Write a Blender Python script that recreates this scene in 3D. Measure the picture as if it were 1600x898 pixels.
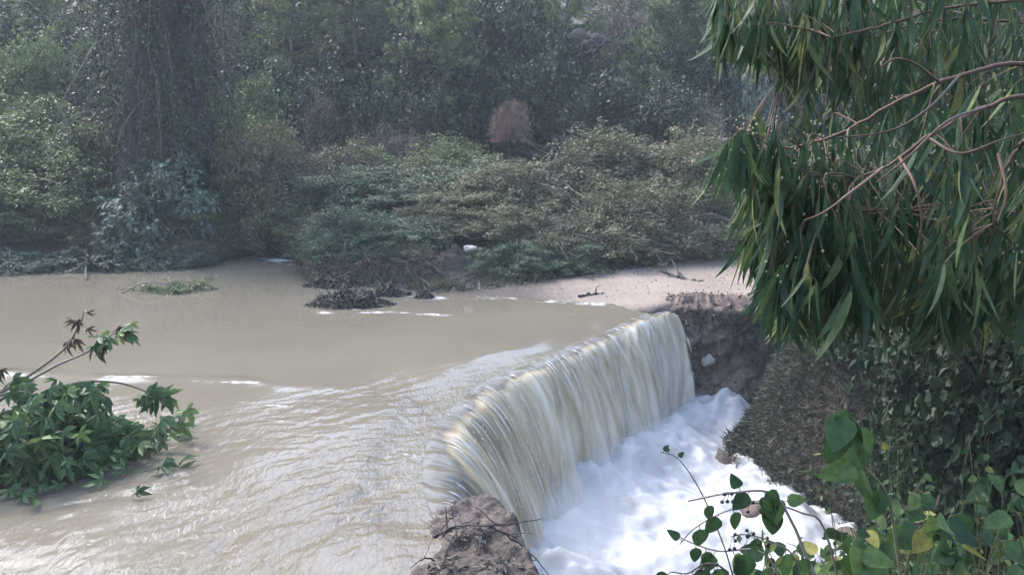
import bpy, math, random
import numpy as np
from mathutils import Vector, Matrix, Euler
R = math.radians
random.seed(7)
rng = np.random.default_rng(7)
scene = bpy.context.scene
for o in list(bpy.data.objects):
    bpy.data.objects.remove(o)
C = scene.collection

# ------------------------------------------------------------------ camera
FPX, HX, HY, HOR, EYE = 1330.0, 800.0, 449.0, 200.0, 3.0
PITCH = math.atan((HY - HOR) / FPX)
cam = bpy.data.cameras.new('camera')
cam.sensor_width = 36.0
cam.lens = FPX / 1600.0 * 36.0
cam.clip_start = 0.05
cam.clip_end = 1500
co = bpy.data.objects.new('camera', cam)
co.location = (0, 0, EYE)
co.rotation_euler = (R(90) - PITCH, 0, 0)
C.objects.link(co)
scene.camera = co

# ------------------------------------------------------------------ sky, sun, exposure
SUN_EL, SUN_AZ = R(48), R(-48)          # azimuth from +Y towards +X (negative: towards -X)
w = bpy.data.worlds.new('World')
scene.world = w
w.use_nodes = True
nt = w.node_tree
nt.nodes.clear()
sky = nt.nodes.new('ShaderNodeTexSky')
sky.sky_type = 'NISHITA'
sky.sun_disc = False
sky.sun_elevation = SUN_EL
sky.sun_rotation = SUN_AZ
sky.air_density = 1.0
sky.dust_density = 2.2
sky.ozone_density = 1.0
bg = nt.nodes.new('ShaderNodeBackground')
bg.inputs['Strength'].default_value = 0.15
wo = nt.nodes.new('ShaderNodeOutputWorld')
nt.links.new(sky.outputs[0], bg.inputs[0])
nt.links.new(bg.outputs[0], wo.inputs[0])
sl = bpy.data.lights.new('sun', 'SUN')
sl.energy = 0.9
sl.angle = R(12)
sl.color = (1.0, 0.985, 0.96)
so = bpy.data.objects.new('sun', sl)
sd = Vector((math.sin(SUN_AZ) * math.cos(SUN_EL), math.cos(SUN_AZ) * math.cos(SUN_EL), math.sin(SUN_EL)))
so.rotation_euler = (-sd).to_track_quat('-Z', 'Y').to_euler()
so.location = sd * 80
C.objects.link(so)
scene.view_settings.view_transform = 'Standard'
scene.view_settings.look = 'None'
scene.view_settings.gamma = 1.0
scene.view_settings.use_curve_mapping = False
scene.view_settings.exposure = 2.35
scene.cycles.use_denoising = True
scene.cycles.max_bounces = 8
scene.cycles.diffuse_bounces = 3
scene.cycles.glossy_bounces = 3
scene.cycles.transmission_bounces = 4
scene.cycles.transparent_max_bounces = 8
scene.cycles.volume_bounces = 1
scene.cycles.caustics_reflective = False
scene.cycles.caustics_refractive = False

# ------------------------------------------------------------------ helpers
CP, SP = math.cos(PITCH), math.sin(PITCH)
def ray(px, py):
    u = (px - HX) / FPX
    v = (py - HY) / FPX
    return np.array([u, CP - v * SP, -SP - v * CP])
def gp(px, py, z=0.0):                 # where the ray meets the level z
    d = ray(px, py)
    return np.array([0, 0, EYE]) + d * ((z - EYE) / d[2])
def at(px, py, Y):                     # the point on the ray at distance Y along the valley
    d = ray(px, py)
    return np.array([0, 0, EYE]) + d * (Y / d[1])
def sm(t):
    t = np.clip(t, 0, 1)
    return t * t * (3 - 2 * t)
def _hash(ix, iy, iz, seed):
    h = (ix * 374761393 + iy * 668265263 + iz * 2147483647 + seed * 974634777) & 0xFFFFFFFF
    h = ((h ^ (h >> 13)) * 1274126177) & 0xFFFFFFFF
    h = h ^ (h >> 16)
    return (h & 0xFFFFFF) / float(0xFFFFFF)
def vnoise(x, y, z=0.0, seed=0):
    x = np.asarray(x, float); y = np.asarray(y, float); z = np.zeros_like(x) + z
    ix, iy, iz = np.floor(x).astype(np.int64), np.floor(y).astype(np.int64), np.floor(z).astype(np.int64)
    fx, fy, fz = x - ix, y - iy, z - iz
    fx, fy, fz = [f * f * f * (f * (f * 6 - 15) + 10) for f in (fx, fy, fz)]
    r = 0
    for a in (0, 1):
        for b in (0, 1):
            for c in (0, 1):
                wgt = (fx if a else 1 - fx) * (fy if b else 1 - fy) * (fz if c else 1 - fz)
                r = r + wgt * _hash(ix + a, iy + b, iz + c, seed)
    return r * 2 - 1
def fbm(x, y, z=0.0, oct=4, seed=0, gain=0.5):
    r, a, f = 0, 1.0, 1.0
    for k in range(oct):
        r = r + a * vnoise(x * f, y * f, np.asarray(z) * f, seed + k * 17)
        a *= gain; f *= 2.03
    return r
def seg_dist(x, y, pts):
    d = np.full(np.shape(x), 1e9)
    for (ax, ay), (bx, by) in zip(pts[:-1], pts[1:]):
        vx, vy = bx - ax, by - ay
        t = np.clip(((x - ax) * vx + (y - ay) * vy) / (vx * vx + vy * vy + 1e-12), 0, 1)
        d = np.minimum(d, np.hypot(x - ax - t * vx, y - ay - t * vy))
    return d
def inside(x, y, poly):
    c = np.zeros(np.shape(x), bool)
    n = len(poly)
    for i in range(n):
        (ax, ay), (bx, by) = poly[i], poly[(i + 1) % n]
        if ay == by: continue
        cond = ((ay > y) != (by > y)) & (x < (bx - ax) * (y - ay) / (by - ay) + ax)
        c ^= cond
    return c

def mesh_np(name, V, F, mat=None, smooth=True, attrs=None, uv=None, mats=None):
    V = np.ascontiguousarray(V, np.float32); F = np.ascontiguousarray(F, np.int32)
    k = F.shape[1]
    me = bpy.data.meshes.new(name)
    me.vertices.add(len(V)); me.vertices.foreach_set('co', V.ravel())
    me.loops.add(F.size); me.loops.foreach_set('vertex_index', F.ravel())
    me.polygons.add(len(F))
    me.polygons.foreach_set('loop_start', np.arange(0, F.size, k, dtype=np.int32))
    me.polygons.foreach_set('loop_total', np.full(len(F), k, np.int32))
    me.polygons.foreach_set('use_smooth', np.full(len(F), smooth, bool))
    me.update(calc_edges=True)
    for an, av in (attrs or {}).items():
        a = me.attributes.new(an, 'FLOAT', 'POINT')
        a.data.foreach_set('value', np.ascontiguousarray(av, np.float32))
    if uv is not None:
        u = me.uv_layers.new(name='UVMap')
        u.data.foreach_set('uv', np.ascontiguousarray(uv[F.ravel()], np.float32).ravel())
    if mat: me.materials.append(mat)
    return me
def link(name, me, parent=None, loc=None, rot=None, scale=None):
    o = bpy.data.objects.new(name, me)
    C.objects.link(o)
    if parent is not None: o.parent = parent
    if loc is not None: o.location = loc
    if rot is not None: o.rotation_euler = rot
    if scale is not None: o.scale = scale
    return o
def empty(name, loc=(0, 0, 0), rz=0):
    o = bpy.data.objects.new(name, None)
    o.empty_display_size = 0.2
    o.location = loc; o.rotation_euler = (0, 0, rz)
    C.objects.link(o)
    return o
def tag(o, label=None, cat=None, group=None, kind=None):
    if label: o['label'] = label
    if cat: o['category'] = cat
    if group: o['group'] = group
    if kind: o['kind'] = kind
    return o
def copy_thing(root, loc, rz, scale=(1, 1, 1)):
    r = root.copy(); C.objects.link(r)
    r.location = loc; r.rotation_euler = (0, 0, rz); r.scale = scale
    for ch in root.children:
        c = ch.copy(); C.objects.link(c); c.parent = r
        for g in ch.children:
            d = g.copy(); C.objects.link(d); d.parent = c
    return r

class MB:
    """collects triangles with one random value per piece"""
    def __init__(s): s.V, s.F, s.A, s.n = [], [], [], 0
    def add(s, V, F, r=None):
        V = np.asarray(V, float); F = np.asarray(F, np.int64)
        if F.shape[1] == 4: F = np.concatenate([F[:, [0, 1, 2]], F[:, [0, 2, 3]]])
        s.V.append(V); s.F.append(F + s.n); s.n += len(V)
        s.A.append(np.full(len(V), random.random()) if r is None else np.broadcast_to(np.asarray(r, float), (len(V),)))
    def tube(s, pts, r0, r1=None, sides=5, r=None):
        pts = np.asarray(pts, float); n = len(pts)
        rad = np.linspace(r0, r0 if r1 is None else r1, n) if np.isscalar(r0) else np.asarray(r0)
        T = np.gradient(pts, axis=0); T /= np.linalg.norm(T, axis=1)[:, None] + 1e-9
        ref = np.array([0.3, 0.2, 1.0]) if abs(T[0, 2]) < 0.8 else np.array([1.0, 0.1, 0.2])
        A = np.cross(T, ref); A /= np.linalg.norm(A, axis=1)[:, None] + 1e-9
        B = np.cross(T, A)
        an = np.arange(sides) * 2 * math.pi / sides
        V = pts[:, None, :] + rad[:, None, None] * (np.cos(an)[None, :, None] * A[:, None, :] + np.sin(an)[None, :, None] * B[:, None, :])
        i = np.arange(n - 1)[:, None] * sides; j = np.arange(sides)[None, :]; j2 = (j + 1) % sides
        F = np.stack([i + j, i + j2, i + sides + j2, i + sides + j], -1).reshape(-1, 4)
        s.add(V.reshape(-1, 3), F, r)
    def cards(s, P, D, N, L, W, fold=0.25, r=None):
        """folded diamond leaves; P base, D direction, N up; arrays"""
        n = len(P)
        D = D / (np.linalg.norm(D, axis=1)[:, None] + 1e-9)
        S = np.cross(D, N); S /= np.linalg.norm(S, axis=1)[:, None] + 1e-9
        U = np.cross(S, D)
        L = np.broadcast_to(L, (n,))[:, None]; W = np.broadcast_to(W, (n,))[:, None]
        mid = P + D * L * 0.45
        V = np.stack([P, mid + S * W * .5 + U * W * fold, P + D * L, mid - S * W * .5 + U * W * fold], 1)
        b = np.arange(n)[:, None] * 4
        F = np.concatenate([b + [[0, 1, 2]], b + [[0, 2, 3]]])
        rr = rng.random(n) if r is None else np.broadcast_to(r, (n,))
        s.add(V.reshape(-1, 3), F, np.repeat(rr, 4))
    def needles(s, P, D, L, W, r, up):
        n = len(P)
        S = np.cross(D, up + rng.normal(size=(n, 3)) * .35); S /= np.linalg.norm(S, axis=1)[:, None] + 1e-9
        V = np.stack([P - S * W / 2, P + S * W / 2, P + D * np.broadcast_to(L, (n,))[:, None]], 1)
        s.add(V.reshape(-1, 3), np.arange(n * 3).reshape(-1, 3), np.repeat(r, 3))
    def mesh(s, name, mat, smooth=False):
        return mesh_np(name, np.concatenate(s.V), np.concatenate(s.F), mat, smooth, {'rnd': np.concatenate(s.A)})
    def build(s, name, mat, parent=None, smooth=False, kind=None, off=None):
        V = np.concatenate(s.V)
        if off is not None: V = V - np.asarray(off)
        o = link(name, mesh_np(name, V, np.concatenate(s.F), mat, smooth, {'rnd': np.concatenate(s.A)}), parent)
        if kind: o['kind'] = kind
        return o
def arc(p0, d0, length, grav, n=8, wig=0.1):
    p = np.array(p0, float); d = np.array(d0, float); d /= np.linalg.norm(d) + 1e-9
    out = [p.copy()]; st = length / (n - 1)
    for i in range(n - 1):
        d = d + np.array([0, 0, -grav * st]) + rng.normal(size=3) * wig * math.sqrt(st)
        d /= np.linalg.norm(d)
        p = p + d * st; out.append(p.copy())
    return np.array(out)
def smooth_path(pts, n=24):
    pts = np.asarray(pts, float); m = len(pts)
    P = np.vstack([2 * pts[0] - pts[1], pts, 2 * pts[-1] - pts[-2]])
    out = []
    for t in np.linspace(0, m - 1 - 1e-6, n):
        i = int(t); f = t - i
        a, b, c, d = P[i], P[i + 1], P[i + 2], P[i + 3]
        out.append(0.5 * (2 * b + (c - a) * f + (2 * a - 5 * b + 4 * c - d) * f * f + (3 * b - a - 3 * c + d) * f ** 3))
    return np.array(out)
def sample(path, t):
    path = np.asarray(path); n = len(path) - 1
    f = np.clip(np.asarray(t) * n, 0, n - 1e-6); i = f.astype(int); f = (f - i)[..., None]
    return path[i] * (1 - f) + path[i + 1] * f

# ------------------------------------------------------------------ materials
def new_mat(name):
    m = bpy.data.materials.new(name); m.use_nodes = True
    n = m.node_tree; n.nodes.clear()
    out = n.nodes.new('ShaderNodeOutputMaterial')
    return m, n, out
def N(n, t, **kw):
    x = n.nodes.new(t)
    for k, v in kw.items():
        if k in x.inputs: x.inputs[k].default_value = v
        else: setattr(x, k, v)
    return x
def ramp(n, fac, stops):
    r = n.nodes.new('ShaderNodeValToRGB')
    e = r.color_ramp.elements
    while len(e) < len(stops): e.new(0.5)
    for el, (p, c) in zip(e, stops):
        el.position = p; el.color = (c[0], c[1], c[2], 1)
    n.links.new(fac, r.inputs[0])
    return r.outputs[0]
def leaf_mat(name, stops, rough=0.5, trans=0.25, spec=0.35, vary=0.12, detail=0):
    m, n, out = new_mat(name)
    at_ = N(n, 'ShaderNodeAttribute', attribute_name='rnd')
    oi = N(n, 'ShaderNodeObjectInfo')
    ma = N(n, 'ShaderNodeMath', operation='MULTIPLY_ADD'); ma.inputs[1].default_value = vary * 2; ma.inputs[2].default_value = -vary
    n.links.new(oi.outputs['Random'], ma.inputs[0])
    ad = N(n, 'ShaderNodeMath', operation='ADD'); n.links.new(at_.outputs['Fac'], ad.inputs[0]); n.links.new(ma.outputs[0], ad.inputs[1])
    col = ramp(n, ad.outputs[0], stops)
    p = N(n, 'ShaderNodeBsdfPrincipled', **{'Roughness': rough, 'Specular IOR Level': spec})
    if detail:
        tc = N(n, 'ShaderNodeTexCoord')
        no = N(n, 'ShaderNodeTexNoise', Scale=detail, Detail=4.0, Roughness=.65); n.links.new(tc.outputs['Object'], no.inputs['Vector'])
        mr = N(n, 'ShaderNodeMapRange'); mr.inputs[1].default_value = .3; mr.inputs[2].default_value = .7; mr.inputs[3].default_value = .62; mr.inputs[4].default_value = 1.35; n.links.new(no.outputs[0], mr.inputs[0])
        mc = N(n, 'ShaderNodeMix', data_type='RGBA', blend_type='MULTIPLY'); mc.inputs[0].default_value = 1; n.links.new(col, mc.inputs[6]); n.links.new(mr.outputs[0], mc.inputs[7]); col = mc.outputs[2]
        bp = N(n, 'ShaderNodeBump', Strength=.5, Distance=.004); n.links.new(no.outputs[0], bp.inputs['Height']); n.links.new(bp.outputs[0], p.inputs['Normal'])
    n.links.new(col, p.inputs['Base Color'])
    if trans > 0:
        t = N(n, 'ShaderNodeBsdfTranslucent'); n.links.new(col, t.inputs[0])
        mx = N(n, 'ShaderNodeMixShader'); mx.inputs[0].default_value = trans
        n.links.new(p.outputs[0], mx.inputs[1]); n.links.new(t.outputs[0], mx.inputs[2])
        n.links.new(mx.outputs[0], out.inputs[0])
    else:
        n.links.new(p.outputs[0], out.inputs[0])
    return m
def bark_mat(name, c0, c1, scale=9, rough=0.8):
    m, n, out = new_mat(name)
    tc = N(n, 'ShaderNodeTexCoord')
    mp = N(n, 'ShaderNodeMapping'); mp.inputs['Scale'].default_value = (1, 1, 0.25); n.links.new(tc.outputs['Object'], mp.inputs[0])
    no = N(n, 'ShaderNodeTexNoise', Scale=scale, Detail=5.0); n.links.new(mp.outputs[0], no.inputs['Vector'])
    col = ramp(n, no.outputs[0], [(0.3, c0), (0.7, c1)])
    p = N(n, 'ShaderNodeBsdfPrincipled', Roughness=rough); n.links.new(col, p.inputs['Base Color'])
    b = N(n, 'ShaderNodeBump', Strength=0.6, Distance=0.02); n.links.new(no.outputs[0], b.inputs['Height']); n.links.new(b.outputs[0], p.inputs['Normal'])
    n.links.new(p.outputs[0], out.inputs[0])
    return m

M = {}
M['bramble'] = leaf_mat('bramble_leaves', [(0.0, (0.0805, 0.0759, 0.0418)), (0.35, (0.1437, 0.1323, 0.0715)), (0.6, (0.1207, 0.1437, 0.066)), (0.85, (0.23, 0.207, 0.121)), (1, (0.345, 0.2875, 0.1925))])
M['olive'] = leaf_mat('olive_leaves', [(0.0, (0.0517, 0.0805, 0.03)), (0.45, (0.1035, 0.1495, 0.055)), (0.8, (0.1667, 0.2127, 0.08)), (1, (0.276, 0.2875, 0.14))])
M['teal'] = leaf_mat('teal_leaves', [(0.0, (0.048, 0.0759, 0.0412)), (0.5, (0.09, 0.138, 0.0764)), (0.85, (0.144, 0.2012, 0.1176)), (1, (0.252, 0.276, 0.1666))])
M['greyleaf'] = leaf_mat('grey_green_leaves', [(0.0, (.045, .07, .05)), (.5, (.085, .12, .09)), (1, (.20, .245, .20))], rough=.5, spec=.25)
M['dry'] = leaf_mat('dry_leaves', [(0.0, (0.075, 0.0562, 0.0375)), (0.5, (0.1625, 0.125, 0.085)), (1, (0.3, 0.2375, 0.1688))], trans=.1)
M['russet'] = leaf_mat('russet_twigs', [(0.0, (.10, .05, .04)), (.5, (.22, .12, .09)), (1, (.36, .23, .18))], trans=.1)
M['pine'] = leaf_mat('pine_needles', [(0.0, (0.0437, 0.081, 0.0336)), (0.5, (0.1238, 0.1755, 0.0578)), (0.85, (0.2257, 0.2767, 0.0893)), (1, (0.3349, 0.351, 0.126))], trans=.2, vary=.25)
M['oak'] = leaf_mat('dark_evergreen_leaves', [(0.0, (0.0096, 0.0216, 0.0128)), (0.6, (0.0271, 0.0477, 0.0255)), (1, (0.0598, 0.0847, 0.0435))], vary=.15)
M['ivy'] = leaf_mat('ivy_leaves', [(0.0, (0.0198, 0.0385, 0.018)), (0.6, (0.044, 0.0825, 0.035)), (0.92, (0.077, 0.132, 0.05)), (1, (0.242, 0.264, 0.14))], rough=.4)
M['weeds'] = leaf_mat('weed_leaves', [(0.0, (.018, .034, .016)), (.5, (.04, .07, .028)), (.85, (.085, .12, .045)), (1, (.20, .20, .09))])
M['darkivy'] = leaf_mat('dark_bush_leaves', [(0.0, (.010, .022, .011)), (.6, (.024, .046, .022)), (1, (.06, .085, .04))], rough=.55, spec=.25)
M['euc'] = leaf_mat('eucalyptus_leaves', [(0.0, (0.0157, 0.0374, 0.0176)), (0.45, (0.0336, 0.0704, 0.0308)), (0.75, (0.0582, 0.099, 0.0374)), (0.92, (0.1008, 0.1375, 0.0462)), (1, (0.168, 0.187, 0.066))], rough=.5, spec=.25, trans=.32, detail=40)
M['plane'] = leaf_mat('palmate_leaves', [(0.0, (0.036, 0.0696, 0.0242)), (0.5, (0.0744, 0.132, 0.0462)), (0.85, (0.126, 0.192, 0.066)), (1, (0.228, 0.276, 0.088))], rough=.5, spec=.35, detail=40)
M['wilt'] = leaf_mat('wilted_leaves', [(0.0, (.045, .035, .02)), (1, (.10, .08, .045))])
M['smilax'] = leaf_mat('climber_leaves', [(0.0, (.022, .05, .02)), (.5, (.05, .10, .032)), (.85, (.10, .16, .045)), (1, (.26, .25, .07))], rough=.5, spec=.3, trans=.35, detail=55)
M['grass'] = leaf_mat('grass_blades', [(0.0, (.05, .055, .028)), (.5, (.085, .10, .05)), (1, (.16, .15, .09))])
M['thatch'] = leaf_mat('thatch_blades', [(0.0, (.022, .022, .014)), (.4, (.048, .045, .028)), (.75, (.085, .075, .05)), (1, (.23, .20, .15))], trans=.1)
M['litter'] = leaf_mat('litter_pieces', [(0.0, (.02, .017, .013)), (.6, (.05, .042, .032)), (1, (.14, .12, .095))], trans=0)
M['capsule'] = leaf_mat('seed_capsules', [(0.0, (.09, .10, .05)), (1, (.20, .20, .10))], trans=0)
M['berry'] = leaf_mat('black_berries', [(0.0, (.008, .008, .012)), (1, (.02, .018, .025))], trans=0, rough=.3, spec=.5)
M['twig'] = leaf_mat('twig_bark', [(0.0, (.05, .04, .032)), (.6, (.11, .09, .07)), (1, (.24, .20, .165))], trans=0, rough=.8)
M['deadleaf'] = leaf_mat('dead_hanging_leaves', [(0.0, (.008, .007, .006)), (.6, (.022, .018, .015)), (1, (.06, .05, .042))], trans=0)
M['vinebark'] = leaf_mat('vine_bark', [(0.0, (.02, .016, .014)), (.6, (.05, .042, .036)), (.8, (.10, .085, .07)), (1, (.2, .17, .14))], trans=0, rough=.8)
M['redtwig'] = leaf_mat('reddish_twig_bark', [(0.0, (.05, .033, .022)), (.5, (.115, .065, .042)), (1, (.17, .12, .075))], trans=0, rough=.7)
M['vinestem'] = leaf_mat('green_vine_stems', [(0.0, (.05, .06, .025)), (.5, (.09, .10, .04)), (1, (.15, .13, .07))], trans=0, rough=.5)
M['bark'] = bark_mat('dark_bark', (.018, .015, .013), (.06, .05, .043))
M['greybark'] = bark_mat('grey_bark', (.08, .07, .06), (.24, .21, .185))
M['stone'] = bark_mat('pale_stone', (.28, .25, .21), (.55, .50, .44), 6)
M['redstone'] = bark_mat('brown_stone', (.05, .036, .03), (.13, .095, .078), 6)

def soil_mat():
    m, n, out = new_mat('soil')
    tc = N(n, 'ShaderNodeTexCoord')
    n1 = N(n, 'ShaderNodeTexNoise', Scale=0.9, Detail=8.0, Roughness=.65); n.links.new(tc.outputs['Object'], n1.inputs['Vector'])
    n2 = N(n, 'ShaderNodeTexNoise', Scale=14.0, Detail=6.0, Roughness=.7); n.links.new(tc.outputs['Object'], n2.inputs['Vector'])
    mixf = N(n, 'ShaderNodeMath', operation='MULTIPLY_ADD'); mixf.inputs[1].default_value = .5
    n.links.new(n2.outputs[0], mixf.inputs[0]); 
    h = N(n, 'ShaderNodeMath', operation='MULTIPLY'); h.inputs[1].default_value = .5; n.links.new(n1.outputs[0], h.inputs[0]); n.links.new(h.outputs[0], mixf.inputs[2])
    soil = ramp(n, mixf.outputs[0], [(.32, (.028, .022, .017)), (.5, (.06, .047, .036)), (.68, (.12, .10, .078))])
    sand = ramp(n, mixf.outputs[0], [(.3, (.15, .113, .086)), (.5, (.235, .183, .146)), (.7, (.31, .252, .21))])
    a = N(n, 'ShaderNodeAttribute', attribute_name='sand')
    mx = N(n, 'ShaderNodeMix', data_type='RGBA'); n.links.new(a.outputs['Fac'], mx.inputs[0]); n.links.new(soil, mx.inputs[6]); n.links.new(sand, mx.inputs[7])
    p = N(n, 'ShaderNodeBsdfPrincipled', Roughness=.85); n.links.new(mx.outputs[2], p.inputs['Base Color'])
    b = N(n, 'ShaderNodeBump', Strength=.7, Distance=.05); n.links.new(n2.outputs[0], b.inputs['Height']); n.links.new(b.outputs[0], p.inputs['Normal'])
    n.links.new(p.outputs[0], out.inputs[0])
    return m
M['soil'] = soil_mat()
def earth_mat(name, c0, c1, c2, scale=5.0, rough=.85):
    m, n, out = new_mat(name)
    tc = N(n, 'ShaderNodeTexCoord')
    n1 = N(n, 'ShaderNodeTexNoise', Scale=scale, Detail=9.0, Roughness=.7); n.links.new(tc.outputs['Object'], n1.inputs['Vector'])
    v = N(n, 'ShaderNodeTexVoronoi', Scale=scale * 4); n.links.new(tc.outputs['Object'], v.inputs['Vector'])
    mm = N(n, 'ShaderNodeMath', operation='MULTIPLY_ADD'); mm.inputs[1].default_value = .3; n.links.new(v.outputs['Distance'], mm.inputs[0]); n.links.new(n1.outputs[0], mm.inputs[2])
    col = ramp(n, mm.outputs[0], [(.42, c0), (.6, c1), (.85, c2)])
    p = N(n, 'ShaderNodeBsdfPrincipled', Roughness=rough); n.links.new(col, p.inputs['Base Color'])
    b = N(n, 'ShaderNodeBump', Strength=.8, Distance=.03); n.links.new(mm.outputs[0], b.inputs['Height']); n.links.new(b.outputs[0], p.inputs['Normal'])
    n.links.new(p.outputs[0], out.inputs[0])
    return m
M['wall_earth'] = earth_mat('wet_earth', (.046, .031, .025), (.09, .062, .05), (.18, .128, .10), 4.0)
M['mud'] = earth_mat('brown_mud', (.020, .014, .011), (.046, .033, .026), (.10, .077, .062), 6.0, .85)

def water_mat():
    m, n, out = new_mat('muddy_water')
    tc = N(n, 'ShaderNodeTexCoord')
    n1 = N(n, 'ShaderNodeTexNoise', Scale=.35, Detail=4.0); n.links.new(tc.outputs['Object'], n1.inputs['Vector'])
    mud = ramp(n, n1.outputs[0], [(.3, (.136, .117, .087)), (.7, (.168, .146, .110))])
    f = N(n, 'ShaderNodeAttribute', attribute_name='foam')
    mp = N(n, 'ShaderNodeMapping'); mp.inputs['Rotation'].default_value = (0, 0, R(30)); mp.inputs['Scale'].default_value = (6, 16, 6); n.links.new(tc.outputs['Object'], mp.inputs[0])
    n2 = N(n, 'ShaderNodeTexNoise', Scale=1.6, Detail=6.0, Roughness=.7); n.links.new(mp.outputs[0], n2.inputs['Vector'])
    s = N(n, 'ShaderNodeMath', operation='ADD'); n.links.new(f.outputs['Fac'], s.inputs[0]); n.links.new(n2.outputs[0], s.inputs[1])
    mr = N(n, 'ShaderNodeMapRange'); mr.inputs[1].default_value = .95; mr.inputs[2].default_value = 1.2; n.links.new(s.outputs[0], mr.inputs[0])
    mx = N(n, 'ShaderNodeMix', data_type='RGBA'); n.links.new(mr.outputs[0], mx.inputs[0]); n.links.new(mud, mx.inputs[6]); mx.inputs[7].default_value = (.72, .71, .70, 1)
    p = N(n, 'ShaderNodeBsdfPrincipled', IOR=1.33); n.links.new(mx.outputs[2], p.inputs['Base Color'])
    ro = N(n, 'ShaderNodeMapRange'); ro.inputs[3].default_value = .07; ro.inputs[4].default_value = .5; n.links.new(mr.outputs[0], ro.inputs[0]); n.links.new(ro.outputs[0], p.inputs['Roughness'])
    rp = N(n, 'ShaderNodeAttribute', attribute_name='ripple')
    mp2 = N(n, 'ShaderNodeMapping'); mp2.inputs['Rotation'].default_value = (0, 0, R(33)); mp2.inputs['Scale'].default_value = (9, 3.2, 5); n.links.new(tc.outputs['Object'], mp2.inputs[0])
    n3 = N(n, 'ShaderNodeTexNoise', Scale=2.6, Detail=3.0, Roughness=.5, Distortion=.7); n.links.new(mp2.outputs[0], n3.inputs['Vector'])
    b = N(n, 'ShaderNodeBump', Distance=.03); n.links.new(rp.outputs['Fac'], b.inputs['Strength']); n.links.new(n3.outputs[0], b.inputs['Height']); n.links.new(b.outputs[0], p.inputs['Normal'])
    n.links.new(p.outputs[0], out.inputs[0])
    return m
M['water'] = water_mat()
def fall_mat():
    m, n, out = new_mat('falling_water')
    tc = N(n, 'ShaderNodeTexCoord')
    mp = N(n, 'ShaderNodeMapping'); mp.inputs['Scale'].default_value = (6.5, .9, 1); n.links.new(tc.outputs['UV'], mp.inputs[0])
    n1 = N(n, 'ShaderNodeTexNoise', Scale=1.0, Detail=7.0, Roughness=.62, Distortion=.5); n.links.new(mp.outputs[0], n1.inputs['Vector'])
    mp2 = N(n, 'ShaderNodeMapping'); mp2.inputs['Scale'].default_value = (1.1, .5, 1); n.links.new(tc.outputs['UV'], mp2.inputs[0])
    n2 = N(n, 'ShaderNodeTexNoise', Scale=1.0, Detail=3.0); n.links.new(mp2.outputs[0], n2.inputs['Vector'])
    a = N(n, 'ShaderNodeAttribute', attribute_name='foam')
    s = N(n, 'ShaderNodeMath', operation='MULTIPLY_ADD'); s.inputs[1].default_value = .55; n.links.new(n2.outputs[0], s.inputs[0]); n.links.new(n1.outputs[0], s.inputs[2])
    s2 = N(n, 'ShaderNodeMath', operation='ADD'); n.links.new(s.outputs[0], s2.inputs[0]); n.links.new(a.outputs['Fac'], s2.inputs[1])
    col = ramp(n, s2.outputs[0], [(.42, (.145, .128, .099)), (.60, (.31, .243, .150)), (.80, (.49, .405, .275)), (1.0, (.67, .605, .485))])
    p = N(n, 'ShaderNodeBsdfPrincipled', IOR=1.33, Roughness=.42); n.links.new(col, p.inputs['Base Color'])
    rr = N(n, 'ShaderNodeMapRange'); rr.inputs[1].default_value = -.5; rr.inputs[2].default_value = -.1; rr.inputs[3].default_value = .07; rr.inputs[4].default_value = .42; n.links.new(a.outputs['Fac'], rr.inputs[0]); n.links.new(rr.outputs[0], p.inputs['Roughness'])
    bs = N(n, 'ShaderNodeMapRange'); bs.inputs[1].default_value = -.5; bs.inputs[2].default_value = -.1; bs.inputs[3].default_value = .1; bs.inputs[4].default_value = .7; n.links.new(a.outputs['Fac'], bs.inputs[0])
    b = N(n, 'ShaderNodeBump', Strength=.7, Distance=.04); n.links.new(bs.outputs[0], b.inputs['Strength']); n.links.new(n1.outputs[0], b.inputs['Height']); n.links.new(b.outputs[0], p.inputs['Normal'])
    gap = N(n, 'ShaderNodeAttribute', attribute_name='gap')
    g2 = N(n, 'ShaderNodeMath', operation='SUBTRACT'); n.links.new(gap.outputs['Fac'], g2.inputs[0]); n.links.new(n1.outputs[0], g2.inputs[1])
    g3 = N(n, 'ShaderNodeMapRange'); g3.inputs[1].default_value = 0.0; g3.inputs[2].default_value = .12; n.links.new(g2.outputs[0], g3.inputs[0])
    tr = N(n, 'ShaderNodeBsdfTransparent')
    mx = N(n, 'ShaderNodeMixShader'); n.links.new(g3.outputs[0], mx.inputs[0]); n.links.new(p.outputs[0], mx.inputs[1]); n.links.new(tr.outputs[0], mx.inputs[2])
    n.links.new(mx.outputs[0], out.inputs[0])
    return m
M['fall'] = fall_mat()
def foam_mat(name, c, c2, sc=5):
    m, n, out = new_mat(name)
    tc = N(n, 'ShaderNodeTexCoord')
    n1 = N(n, 'ShaderNodeTexNoise', Scale=sc, Detail=8.0, Roughness=.65, Distortion=.8); n.links.new(tc.outputs['Object'], n1.inputs['Vector'])
    col = ramp(n, n1.outputs[0], [(.32, c2), (.55, c)])
    p = N(n, 'ShaderNodeBsdfPrincipled', Roughness=.55); n.links.new(col, p.inputs['Base Color'])
    b = N(n, 'ShaderNodeBump', Strength=.35, Distance=.04); n.links.new(n1.outputs[0], b.inputs['Height']); n.links.new(b.outputs[0], p.inputs['Normal'])
    n.links.new(p.outputs[0], out.inputs[0])
    return m
M['foam'] = foam_mat('white_foam', (.42, .425, .43), (.28, .28, .27), 2.2)
M['strand'] = foam_mat('white_water', (.66, .64, .60), (.48, .44, .38), 9)

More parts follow.
